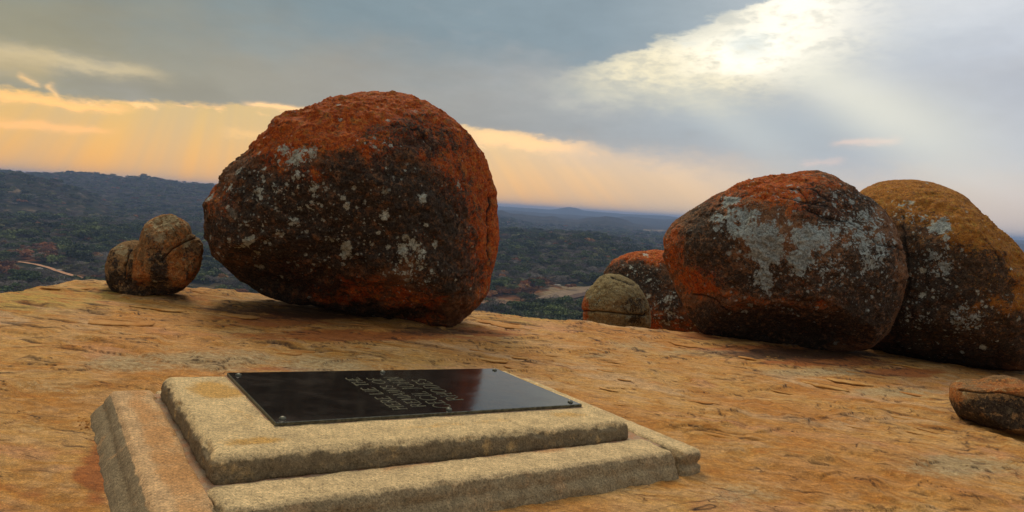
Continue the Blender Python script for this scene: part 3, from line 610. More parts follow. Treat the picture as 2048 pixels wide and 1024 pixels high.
# ------------------------------------------------------------------ boulders
_ico = {}
def ico(level):
    if level not in _ico:
        bm_ = bmesh.new(); bmesh.ops.create_icosphere(bm_, subdivisions=level, radius=1); bm_.verts.ensure_lookup_table()
        V = np.array([v.co[:] for v in bm_.verts]); Fc = np.array([[l.vert.index for l in f.loops] for f in bm_.faces]); bm_.free(); _ico[level] = (V, Fc)
    return _ico[level]
CR, CU = R[:, 0], R[:, 1]                  # camera right / up in the world: only used to carry the traced outline to its distance
def boulder_mat(name, p):
    m, t, b = material(name); tc = t.new('ShaderNodeTexCoord'); P = tc.outputs['Object']
    s = t.new('ShaderNodeSeparateColor'); t.put(s.inputs[0], attr(t, 'patch', 'Color')); Or, Gy, Dk = s.outputs
    a = t.noise(P, 1.3, 8, .65, .4); c = t.noise(P, 5.0, 9, .68, .5); f = t.noise(P, 22, 7, .72); g = t.noise(P, 80, 4, .75)
    base = t.mix(t.ss(c, .38, .62), p['b0'], p['b1']); base = t.mix(t.mul(t.ss(f, .48, .62), .6), base, p['b2'])
    wv = t.vadd(P, t.vscale(t.noise(P, 3, 3, .6, 0, 1), .25))
    # orange lichen crust
    on = t.add(t.mul(Or, 1.1), t.add(t.mul(t.sub(c, .5), 2.2), t.mul(t.sub(f, .5), 1.9)))
    oc = t.mix(t.ss(f, .35, .65), p['o0'], p['o1']); oc = t.mix(t.mul(t.ss(t.noise(P, 9, 5, .6), .5, .66), .7), oc, p['o2'])
    base = t.mix(t.ss(on, .42, .66), base, oc)
    # black crust; on the largest boulder's underside the dark mask mostly paints shade
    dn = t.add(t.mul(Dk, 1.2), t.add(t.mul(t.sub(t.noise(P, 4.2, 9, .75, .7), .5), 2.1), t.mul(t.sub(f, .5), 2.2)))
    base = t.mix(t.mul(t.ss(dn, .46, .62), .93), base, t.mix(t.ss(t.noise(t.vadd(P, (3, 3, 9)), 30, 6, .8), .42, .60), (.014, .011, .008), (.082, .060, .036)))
    # brown scabs left inside the black
    base = t.mix(t.mul(t.ss(t.noise(P, 10, 8, .8, .4), .54, .60), .85), base, p['b1'])
    base = t.mix(t.mul(t.ss(t.noise(t.vadd(P, (7, 3, 1)), 15, 7, .8, .3), .56, .64), t.mul(t.ss(Or, .15, .6), .8)), base, p['o1'])
    base = t.mix(t.mul(t.ss(t.noise(t.vadd(P, (2, 8, 5)), 18, 7, .8, .3), .53, .63), .7), base, (.030, .022, .014))
    # pale lichen: big ragged sheets + round spots of three sizes
    gl = t.mix(t.ss(f, .35, .62), p['g0'], p['g1'])
    sheet = t.add(Gy, t.add(t.mul(t.sub(t.noise(P, 5.5, 8, .68, .6), .5), 1.7), t.mul(t.sub(f, .5), .8)))
    base = t.mix(t.mul(t.ss(sheet, .715, .755), .95), base, gl)
    for sc, rad, th in ((4.2, .38, .50), (9.5, .36, .42), (19, .38, .34)):
        wob = t.vadd(P, t.vscale(t.noise(P, sc*2.5, 5, .75, 0, 1), .95/sc))
        v = t.new('ShaderNodeTexVoronoi'); t.put(v.inputs['Vector'], wob); v.inputs['Scale'].default_value = sc
        rr = t.sep(v.outputs['Color'])[0]; r2 = t.sep(v.outputs['Color'])[1]
        spot = t.mul(t.ss(v.outputs['Distance'], t.mul(t.mad(r2, .7, .35), rad), t.mul(t.mad(r2, .7, .35), rad*.80)), t.ss(t.sub(t.mul(Gy, p.get('sp', .9)), rr), -.02, .05))
        spot = t.mul(spot, t.ss(t.noise(P, sc*5, 6, .8), .38, .50))
        base = t.mix(t.mul(spot, .9 if sc < 15 else .5), base, t.mix(r2, gl, p['g2']))
    base = t.vscale(base, t.mul(t.ss(g, .3, .7, .52, 1.50), t.ss(f, .3, .7, .74, 1.24)))
    ck = attr(t, 'crack'); base = t.mix(t.m('MINIMUM', ck, 1.0), base, (.012, .008, .005))
    t.put(b.inputs['Base Color'], base); b.inputs['Roughness'].default_value = .9; b.inputs['Specular IOR Level'].default_value = .18
    bump(t, b, t.add(t.mul(c, .9), t.add(t.mul(f, .8), t.mul(g, .35))), 1.0, .07)
    return m
PAL = dict(b0=(.14, .060, .024), b1=(.24, .110, .045), b2=(.065, .032, .016), o0=(.36, .045, .006), o1=(.56, .125, .014), o2=(.46, .175, .028), g0=(.29, .285, .20), g1=(.47, .46, .34), g2=(.52, .52, .39))
def boulder(name, outline, center, dist, depth, level, orange, grey, dark, cuts=(), cracks=(), amp=1.0, pal=None, label='', flat=.0, seed=1, shift=0.0):
    V, Fc = ico(level); px0, py0 = center; C = CAM+ray(px0, py0)*dist; Wd = ray(px0, py0)
    ru = nrm(CR-Wd*(CR@Wd)); rv = np.cross(ru, Wd); 
    o = np.array(outline, float); ang = np.arctan2(-(o[:, 1]-py0), o[:, 0]-px0)
    # outline to local metres (rays through each pixel cut with the plane facing the camera)
    rad = []
    for x, y in o:
        d = ray(x, y); q = d*dist/(d@Wd); q = q-Wd*dist; rad.append((math.atan2(q@rv, q@ru), math.hypot(q@rv, q@ru)))
    rad.sort(); ra = np.array([a for a, _ in rad]); rr = np.array([b for _, b in rad]); ra = np.concatenate([ra-2*np.pi, ra, ra+2*np.pi]); rr = np.tile(rr, 3)
    rho = np.hypot(V[:, 0], V[:, 1]); th = np.arctan2(V[:, 1], V[:, 0]); Rt = np.interp(th, ra, rr); mr = rr.mean(); Rt = mr*(1-rho**2)+Rt*rho**2
    Rt *= math.sqrt(max(.5, 1-(mr/dist)**2))*.995
    shape = np.sign(V[:, 2])*np.abs(V[:, 2])**(1-flat)
    L = np.column_stack([np.cos(th)*rho*Rt, np.sin(th)*rho*Rt, -shape*depth])          # third: towards the camera positive -> flip
    L[:, 2] = V[:, 2]*depth                                                             # away from the camera
    N = V/np.array([mr, mr, depth]); N /= np.linalg.norm(N, axis=1)[:, None]
    for n, dd, soft in cuts:                                                            # flattened faces (n in u, v, away)
        n = nrm(n); ov = (L@n-dd+.05*mr*fbm(L, 1.3/mr, 3, .5, seed+9))*sstep(-V[:, 2], .03, .30); L -= np.maximum(ov, 0)[:, None]*n*soft
    P3 = L/mr
    dsp = .050*fbm(L, 1.15/mr, 3, .5, seed)*mr+.022*mr*fbm(L, 4/mr, 4, .55, seed+3)
    tf = fbm(L, 1.5/mr, 4, .55, seed+60)+.04*gnoise(L*7/mr, seed+61)                     # scars where shells of rock have come away
    for lev in (-.30, -.05, .18, .36): dsp += .014*mr*sstep((tf-lev)/.025, -1, 1)
    dsp -= .028*mr
    rg = 1-np.abs(gnoise(L*3.1/mr, seed+5))*4; dsp -= .007*mr*np.clip(rg, 0, 1)**3
    pit = sstep(fbm(L, 7.5, 3, .6, seed+70), .20, .38); fl_ = fbm(L, 3.2, 4, .6, seed+75)
    dsp += (.028*fbm(L, 5, 5, .60, seed+7)+.008*fbm(L, 26, 3, .65, seed+8)-.016*pit+.018*sstep(fl_, .0, .03)+.016*sstep(fl_, .24, .265)-.012)*min(1, mr/1.2)
    edgef = 1-.75*sstep(np.abs(V[:, 2]), .35, .0)                                       # keep the traced outline
    dsp = dsp*amp*edgef+(.008*fbm(L, 9, 3, .6, seed+7))*(1-edgef)
    W = C+L[:, :1]*ru+L[:, 1:2]*rv+L[:, 2:3]*Wd
    px, py = project(W); front = V[:, 2] < .15; ck = np.zeros(len(V)); k_px = dist/FPX
    for pts, wpx, dp in cracks:
        wobx = 6*gnoise(L*4, seed+20); dd = seg_dist(px+wobx, py+wobx*.6, pts); c_ = np.exp(-(dd/wpx)**2)*front; dsp -= c_*dp; ck = np.maximum(ck, np.exp(-(dd/(wpx*.55))**2)*front)
    L = L+N*dsp[:, None]
    W = L[:, :1]*ru+L[:, 1:2]*rv+L[:, 2:3]*Wd
    wob = .35*fbm(L, 2.2/mr, 4, .6, seed+30)
    def blob(pts, basev):
        m_ = np.full(len(V), basev)
        for x, y, rx, ry, k in pts: 
            q = k*np.clip(1.5-np.hypot((px-x)/rx+wob, (py-y)/ry+wob)*1.0, 0, 1)
            m_ = np.where(k >= 0, np.maximum(m_, q), m_+q)
        return np.clip(m_, 0, 1)
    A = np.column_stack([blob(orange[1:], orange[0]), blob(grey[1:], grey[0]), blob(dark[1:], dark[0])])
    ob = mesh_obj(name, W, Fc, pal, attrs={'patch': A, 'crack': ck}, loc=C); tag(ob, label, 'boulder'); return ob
matA = boulder_mat('lichen_granite_red', PAL)
matC = boulder_mat('lichen_granite_grey', dict(PAL, b0=(.17, .075, .032), b1=(.30, .145, .062), g0=(.20, .215, .18), g1=(.37, .39, .33), g2=(.40, .42, .35), sp=1.0))
matD = boulder_mat('lichen_granite_ochre', dict(PAL, o0=(.31, .095, .012), o1=(.46, .185, .024), o2=(.42, .225, .035), g0=(.22, .235, .195), g1=(.36, .38, .32)))
matE = boulder_mat('bare_granite_orange', dict(PAL, b0=(.27, .135, .045), b1=(.40, .22, .080), b2=(.10, .055, .028), o0=(.40, .10, .018), o1=(.48, .19, .045), o2=(.34, .17, .045), g0=(.30, .22, .10), g1=(.42, .30, .14), g2=(.40, .30, .15)))
matG = boulder_mat('olive_granite', dict(PAL, b0=(.25, .175, .070), b1=(.36, .26, .105), b2=(.13, .09, .045), o0=(.38, .07, .015), o1=(.42, .12, .03), o2=(.33, .12, .03), g0=(.27, .235, .12), g1=(.38, .33, .17), g2=(.26, .26, .17)))

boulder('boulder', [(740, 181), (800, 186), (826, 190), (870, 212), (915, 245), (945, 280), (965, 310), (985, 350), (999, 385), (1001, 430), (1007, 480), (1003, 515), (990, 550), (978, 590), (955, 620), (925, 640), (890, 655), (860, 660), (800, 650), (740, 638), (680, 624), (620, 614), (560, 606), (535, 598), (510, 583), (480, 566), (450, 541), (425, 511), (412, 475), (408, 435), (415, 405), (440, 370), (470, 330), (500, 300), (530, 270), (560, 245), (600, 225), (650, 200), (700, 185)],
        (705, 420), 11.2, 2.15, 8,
        [.12, (740, 235, 210, 70, 1.2), (560, 290, 80, 50, .8), (930, 330, 60, 90, 1), (985, 430, 50, 130, 1.25), (920, 270, 90, 70, 1.1), (800, 240, 140, 60, .9), (620, 350, 70, 16, .85), (720, 300, 90, 50, .55), (450, 400, 40, 60, .45), (950, 520, 40, 90, .6), (860, 600, 40, 40, .55), (690, 585, 110, 34, .62), (600, 545, 60, 30, .45), (800, 600, 60, 30, .5), (985, 560, 24, 60, .9), (860, 470, 30, 30, .4), (850, 640, 60, 20, .5)],
        [.06, (560, 385, 130, 70, .56), (640, 440, 180, 70, .46), (590, 310, 50, 30, .75), (500, 470, 60, 60, .55), (690, 470, 60, 40, .55), (820, 520, 50, 70, .66), (790, 400, 90, 60, .32), (760, 290, 60, 20, .3), (470, 420, 40, 50, .4), (640, 520, 80, 30, .42), (690, 500, 16, 30, .95), (495, 480, 12, 12, 1.1), (845, 520, 20, 34, .68)],
        [.12, (750, 370, 130, 70, .8), (640, 470, 220, 90, .95), (560, 420, 120, 90, .9), (860, 430, 100, 100, .75), (900, 540, 80, 70, .7), (560, 560, 160, 60, .75), (640, 625, 220, 22, .95), (830, 290, 110, 60, .6), (460, 520, 60, 40, .5), (930, 480, 40, 100, .55)],  # dark mask: black crust on the face, painted shade along the underside
        cuts=[((-.25, -.84, -.47), 1.50, .95), ((-.1, -.35, -1), 1.80, .6), ((.9, .05, -.55), 1.98, .5), ((.25, .75, -.7), 1.95, .45), ((-.75, .45, -.5), 1.98, .35)],
        cracks=[([(988, 395), (984, 430), (988, 480), (984, 520), (974, 545)], 5, .07), ([(780, 255), (830, 262), (870, 300)], 3, .02)],
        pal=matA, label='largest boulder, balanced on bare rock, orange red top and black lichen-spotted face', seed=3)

boulder('boulder', [(1640, 347), (1668, 352), (1690, 366), (1712, 382), (1740, 395), (1765, 415), (1790, 450), (1806, 500), (1812, 560), (1802, 620), (1778, 672), (1740, 702), (1700, 706), (1640, 700), (1560, 693), (1490, 686), (1440, 681), (1415, 668), (1390, 640), (1365, 602), (1342, 562), (1327, 512), (1328, 475), (1345, 445), (1370, 425), (1400, 405), (1450, 380), (1490, 360), (1530, 351), (1580, 348)],
        (1565, 530), 16.2, 2.5, 8,
        [.12, (1560, 375, 120, 36, .9), (1450, 400, 60, 30, .5), (1350, 500, 26, 60, .6), (1400, 560, 50, 36, .8), (1440, 600, 50, 26, .5), (1640, 410, 90, 30, .65), (1680, 385, 50, 30, .4), (1560, 610, 200, 26, .40), (1610, 560, 60, 50, .35), (1700, 480, 40, 30, .3)],
        [.05, (1490, 450, 50, 50, .85), (1530, 490, 46, 70, .98), (1525, 560, 24, 44, .85), (1630, 480, 66, 36, 1.0), (1600, 520, 36, 42, .95), (1660, 540, 60, 40, .6), (1462, 405, 22, 12, .95), (1740, 480, 50, 90, .72), (1700, 450, 40, 40, .7), (1540, 400, 60, 30, .45), (1440, 440, 20, 14, .9), (1590, 600, 100, 40, .4), (1500, 610, 70, 30, .35), (1760, 560, 40, 60, .5), (1690, 390, 60, 20, .5)],
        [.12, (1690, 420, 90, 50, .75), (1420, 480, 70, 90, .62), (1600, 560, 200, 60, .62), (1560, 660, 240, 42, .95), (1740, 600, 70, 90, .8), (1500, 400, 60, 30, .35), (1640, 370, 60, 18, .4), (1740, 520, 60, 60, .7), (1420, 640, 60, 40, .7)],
        cuts=[((.0, -.86, -.5), 1.75, .85), ((-.2, -.1, -1), 2.28, .6), ((-.8, -.3, -.55), 2.32, .4), ((.5, .5, -.7), 2.2, .4)],
        cracks=[([(1500, 357), (1540, 372), (1600, 378), (1618, 400)], 2.2, .03), ([(1618, 420), (1650, 432), (1700, 440), (1730, 462), (1760, 490), (1800, 500)], 2.6, .035), ([(1620, 372), (1660, 400), (1600, 405)], 3, .03), ([(1380, 590), (1420, 600), (1450, 625)], 3, .02), ([(1560, 395), (1620, 402), (1660, 412)], 3, .03)],
        pal=matC, label='big boulder with large pale grey lichen sheets, left one of the touching pair', seed=14)

boulder('boulder', [(1800, 358), (1850, 361), (1900, 375), (1935, 395), (1965, 425), (1990, 460), (2015, 490), (2048, 525), (2090, 575), (2118, 640), (2110, 705), (2060, 744), (1990, 741), (1920, 730), (1850, 717), (1780, 710), (1735, 700), (1700, 600), (1680, 480), (1692, 420), (1722, 378), (1760, 362)],
        (1900, 550), 18.8, 2.7, 7,
        [.15, (1830, 390, 130, 60, 1.1), (1960, 460, 80, 100, 1.1), (2030, 560, 80, 100, 1), (1880, 430, 60, 30, .6), (1980, 650, 110, 50, .5), (1830, 480, 30, 20, .6), (2000, 600, 60, 60, .45), (1870, 690, 60, 30, .4)],
        [.06, (1880, 455, 36, 20, .95), (1830, 440, 40, 20, .6), (1880, 530, 50, 50, .68), (1850, 590, 50, 60, .52), (1940, 640, 50, 40, .72), (1830, 640, 40, 40, .6), (1980, 620, 60, 50, .35), (1810, 420, 30, 16, .6), (1850, 500, 70, 60, .5), (1900, 690, 90, 30, .3)],
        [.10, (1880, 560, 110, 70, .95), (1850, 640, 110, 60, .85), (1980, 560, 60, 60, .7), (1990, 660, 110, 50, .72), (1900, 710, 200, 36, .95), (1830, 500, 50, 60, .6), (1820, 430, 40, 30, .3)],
        cuts=[((-.1, -.85, -.5), 2.1, .85), ((0, -.1, -1), 2.5, .6), ((.6, .5, -.6), 2.5, .3)],
        cracks=[([(1805, 430), (1812, 500), (1815, 580)], 4, .04), ([(1960, 470), (1990, 500), (2010, 540)], 2, .015)],
        pal=matD, label='tall boulder with an ochre orange dome, right one of the touching pair', seed=25)

boulder('boulder', [(325, 429), (340, 428), (355, 433), (378, 447), (385, 466), (400, 478), (406, 490), (405, 515), (400, 540), (382, 565), (352, 587), (310, 590), (262, 592), (238, 585), (236, 560), (250, 530), (268, 500), (279, 486), (284, 462), (288, 448), (302, 438)],
        (330, 512), 11.4, .58, 7,
        [.42, (362, 540, 36, 40, 1), (270, 550, 24, 36, .95), (345, 470, 50, 36, .55), (390, 510, 14, 40, .4)],
        [.12, (335, 450, 50, 24, .8), (340, 500, 40, 20, .4), (290, 470, 16, 30, .4), (385, 480, 20, 30, .35)],
        [.05, (318, 540, 18, 40, .95), (300, 490, 12, 30, .45), (250, 580, 40, 24, .9), (380, 540, 20, 40, .45), (330, 585, 80, 12, .9), (385, 500, 20, 30, .4), (350, 450, 20, 14, .3)],
        cuts=[((-.2, -.8, -.5), .48, .9), ((.3, .1, -1), .40, .9), ((-.85, 0, -.6), .40, .8), ((-.2, .7, -.6), .50, .9), ((.7, .35, -.5), .56, .8)],
        cracks=[([(325, 522), (345, 496), (375, 482), (404, 470)], 1.9, .035), ([(342, 452), (352, 468), (358, 482)], 1.4, .012)],
        pal=matE, label='small cracked tan and orange boulder with a capped top, left of the largest boulder', seed=36, amp=1.2)
boulder('boulder', [(268, 481), (245, 485), (224, 499), (212, 522), (211, 548), (218, 575), (238, 592), (268, 592), (300, 575), (315, 540), (312, 505), (295, 486)],
        (262, 538), 11.75, .46, 7, [.15, (280, 560, 20, 30, .9)], [.25, (250, 500, 40, 20, .6)], [.15, (240, 570, 40, 30, .9), (225, 520, 14, 30, .5), (262, 520, 8, 30, .6)],
        cracks=[([(262, 505), (250, 530), (252, 560)], 2.6, .05), ([(290, 490), (270, 510)], 2, .03)], pal=matE, label='small dull brown boulder tucked behind the cracked tan one at the left', seed=47, amp=1.2)
boulder('boulder', [(1290, 502), (1335, 502), (1380, 516), (1425, 560), (1445, 620), (1440, 690), (1350, 700), (1290, 690), (1262, 650), (1235, 600), (1212, 560), (1206, 545), (1222, 522), (1252, 508)],
        (1330, 600), 22.0, 1.6, 7, [.10, (1300, 510, 90, 18, 1), (1230, 530, 24, 14, .6), (1380, 530, 40, 20, .8), (1310, 640, 20, 40, .6), (1380, 650, 50, 30, .4)], [.18, (1340, 620, 60, 60, .6), (1290, 560, 40, 30, .4)], [.12, (1270, 560, 60, 36, .9), (1350, 600, 60, 60, .55), (1250, 540, 40, 16, .8)],
        pal=matA, label='dark boulder with orange red top, half hidden behind the big grey-lichened one', seed=58)
boulder('boulder', [(1215, 548), (1250, 553), (1275, 570), (1292, 597), (1301, 625), (1301, 655), (1270, 675), (1210, 678), (1172, 662), (1165, 630), (1163, 610), (1172, 588), (1185, 570), (1200, 553)],
        (1232, 612), 18.0, .95, 7, [.0, (1166, 620, 10, 36, 1.2)], [.45, (1240, 600, 60, 50, .5)], [.12, (1270, 620, 30, 40, .5), (1200, 600, 30, 30, .3)],
        cracks=[([(1160, 622), (1210, 624), (1240, 628), (1296, 630)], 2.4, .05), ([(1222, 552), (1250, 562), (1270, 568)], 2.2, .03)], pal=matG, label='small olive green rounded boulder with a level crack, between the largest boulder and the pair', seed=69)
boulder('boulder', [(1903, 764), (1925, 758), (1960, 759), (2048, 768), (2150, 776), (2200, 800), (2190, 845), (2120, 880), (2048, 872), (1990, 862), (1950, 848), (1915, 832), (1898, 795), (1899, 770)],
        (2040, 806), 10.6, 1.0, 7, [.15, (2030, 775, 90, 14, .9), (1915, 790, 16, 30, .7), (1960, 760, 30, 8, .5)], [.08, (1970, 778, 70, 10, .5)], [.12, (2010, 820, 130, 24, 1), (1990, 800, 60, 10, .5), (1990, 845, 120, 14, 1)],
        cuts=[((-.05, 1, -.12), .26, .97), ((-1, .1, -.5), .98, .9), ((0, .15, -1), .75, .8)], cracks=[([(1915, 780), (1960, 785), (1995, 783), (2048, 795), (2100, 800)], 2.2, .02)],
        pal=matE, label='low flat-topped slab of rock at the right edge, before the touching pair', seed=80, amp=.35)

# pale outcrops out in the bush
def build_outcrops():
    V, Fc = ico(3); r = random.Random(9); P = []
    m = dirt_mat('pale_granite', (.20, .165, .125), (.34, .28, .21)); L = V*(1+.22*fbm(V, 1.6, 3, .5, 5)[:, None]); L[:, 2] *= .7
    first = mesh_obj('outcrop', L, Fc, m, smooth=False); me = first.data; bpy.data.objects.remove(first)
    spots = [(r.uniform(0, 200), r.uniform(475, 560)) for _ in range(22)]+[(r.uniform(990, 1200), r.uniform(553, 572)) for _ in range(22)]+[(r.uniform(960, 1230), r.uniform(480, 545)) for _ in range(24)]+[(120, 490), (128, 492), (122, 486), (160, 480), (168, 482), (1130, 562), (1120, 560)]
    for px, py in spots:
        p = on_terrain(px, py)
        if p is None: continue
        o = bpy.data.objects.new('outcrop', me); COL.objects.link(o); s_ = r.uniform(1.5, 4.2); o.location = p; o.scale = (s_*r.uniform(.8, 1.8), s_, s_*r.uniform(.5, 1.0)); o.rotation_euler = (0, 0, r.uniform(0, 6))
        left = px < 460
        tag(o, 'pale granite outcrop poking out of the valley bush, '+('left of the small boulders' if left else 'between the big boulders'), 'outcrop', 'pale outcrops in the '+('left' if left else 'middle')+' valley')
build_outcrops()

# ------------------------------------------------------------------ the grave (s along the long side, t away, h up from the rock)
B = np.array([E2, E1, PN]).T
def sth(V): return np.asarray(V)@B.T
def granite_mat(name, top, side, orange, speck=1.0):
    m, t, b = material(name); tc = t.new('ShaderNodeTexCoord'); P = tc.outputs['Object']
    a = t.noise(P, 2.6, 7, .65, .4); c = t.noise(P, 11, 8, .7); g = t.noise(P, 95, 4, .8); g2 = t.noise(P, 240, 3, .75); gm = t.noise(P, 48, 4, .75)
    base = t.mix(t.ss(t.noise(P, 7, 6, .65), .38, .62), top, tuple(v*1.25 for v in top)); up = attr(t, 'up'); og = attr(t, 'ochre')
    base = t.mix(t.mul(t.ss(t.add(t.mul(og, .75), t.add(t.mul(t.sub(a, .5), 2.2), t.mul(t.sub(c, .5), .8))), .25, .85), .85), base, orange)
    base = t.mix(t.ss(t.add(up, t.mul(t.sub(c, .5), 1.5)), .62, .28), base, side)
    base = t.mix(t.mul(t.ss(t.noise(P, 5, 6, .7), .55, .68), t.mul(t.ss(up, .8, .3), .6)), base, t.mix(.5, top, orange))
    base = t.mix(t.mul(t.ss(g2, .62, .70), .7), base, (.66, .55, .36)); base = t.mix(t.mul(t.ss(g, .42, .34), .6), base, (.10, .075, .045))
    base = t.vscale(base, t.mul(t.ss(g, .3, .7, .62, 1.32), t.mul(t.ss(gm, .3, .7, .74, 1.24), t.ss(c, .3, .7, .85, 1.13))))
    t.put(b.inputs['Base Color'], base); b.inputs['Roughness'].default_value = .88; b.inputs['Specular IOR Level'].default_value = .25
    bump(t, b, t.add(t.mul(c, .5), t.add(t.mul(gm, .4), t.add(t.mul(g, .30), t.mul(g2, .08)))), 1.0, .03); return m
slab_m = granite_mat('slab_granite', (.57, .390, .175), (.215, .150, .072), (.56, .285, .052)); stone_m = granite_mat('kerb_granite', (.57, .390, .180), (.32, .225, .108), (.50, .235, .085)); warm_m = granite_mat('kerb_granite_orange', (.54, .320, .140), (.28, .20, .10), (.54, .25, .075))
def dressed_stone(name, s0, s1, t0, t1, h0, h1, rnd, mat, parent, seed, groove=None, faces='', bulge=0., rough=.012, res=.018, ochre=(), taper=None):
    """rounded block of rough stone in grave coordinates; faces: sides that carry the moulding"""
    dims = [(s0, s1), (t0, t1), (h0, h1)]; n = [max(3, int((b-a)/res)) for a, b in dims]; n[2] = max(n[2], 14); Vs = []; Fs = []; off = 0
    for ax in range(3):
        u, v = [(1, 2), (2, 0), (0, 1)][ax]
        for sg in (0, 1):
            gu = np.linspace(*dims[u], n[u]+1); gv = np.linspace(*dims[v], n[v]+1); UU, VV = np.meshgrid(gu, gv, indexing='ij'); Q = np.zeros((UU.size, 3)); Q[:, ax] = dims[ax][sg]; Q[:, u] = UU.ravel(); Q[:, v] = VV.ravel()
            i = (np.arange(n[u])[:, None]*(n[v]+1)+np.arange(n[v])[None]).ravel()+off; q = np.stack([i, i+n[v]+1, i+n[v]+2, i+1], 1); Fs.append(q if sg else q[:, ::-1]); Vs.append(Q); off += len(Q)
    V = np.concatenate(Vs); Fc = np.concatenate(Fs)
    lo = np.array([d[0] for d in dims])+rnd; hi = np.array([d[1] for d in dims])-rnd; inner = np.clip(V, lo, hi); dv = V-inner; ln = np.linalg.norm(dv, axis=1); k = ln > 1e-9; N = np.zeros_like(V); N[k] = dv[k]/ln[k][:, None]
    V = inner+N*rnd; hh = (V[:, 2]-h0)/(h1-h0)
    nlow = fbm(V, 2.2, 3, .5, seed); nmid = fbm(V, 7, 4, .6, seed+1); nf = fbm(V, 26, 3, .6, seed+2)
    sidew = 1-np.clip(N[:, 2], 0, 1)
    chip = sstep(fbm(V, 4.5, 3, .55, seed+8), .22, .34)*np.clip((hh-.55)*4, 0, 1)*np.clip(sidew*(1-sidew)*5, 0, 1)      # broken arrises
    V = V+N*((nlow*.016+nmid*rough*1.3+nf*rough*.45)*(.25+.75*sidew)-.020*chip)[:, None]
    if groove is not None:
        msk = np.zeros(len(V))
        for f_, ax, sg in (('l', 0, -1), ('r', 0, 1), ('f', 1, -1), ('b', 1, 1)):
            if f_ in faces: msk = np.maximum(msk, np.clip(N[:, ax]*sg*1.6, 0, 1))
        H = np.hypot(N[:, 0], N[:, 1]); g_ = np.exp(-((hh-groove+.03*nlow)/.055)**2); low = sstep(hh, groove+.03, groove-.06)
        V[:, :2] += N[:, :2]*((low*bulge-g_*.014)*msk)[:, None]; V[:, 2] -= 0
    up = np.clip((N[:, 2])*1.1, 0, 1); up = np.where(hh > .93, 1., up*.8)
    oc = np.zeros(len(V))
    for a, b_, ra, rb, kk in ochre: oc = np.maximum(oc, kk*np.clip(1.5-np.hypot((V[:, 0]-a)/ra, (V[:, 1]-b_)/rb), 0, 1))
    if taper is not None: V = taper(V)
    o = mesh_obj(name, sth(V), Fc, mat, parent, attrs={'up': up, 'ochre': oc})
    bm_ = bmesh.new(); bm_.from_mesh(o.data); bmesh.ops.remove_doubles(bm_, verts=bm_.verts, dist=.0004); bm_.to_mesh(o.data); bm_.free()
    for p in o.data.polygons: p.use_smooth = True
    return o
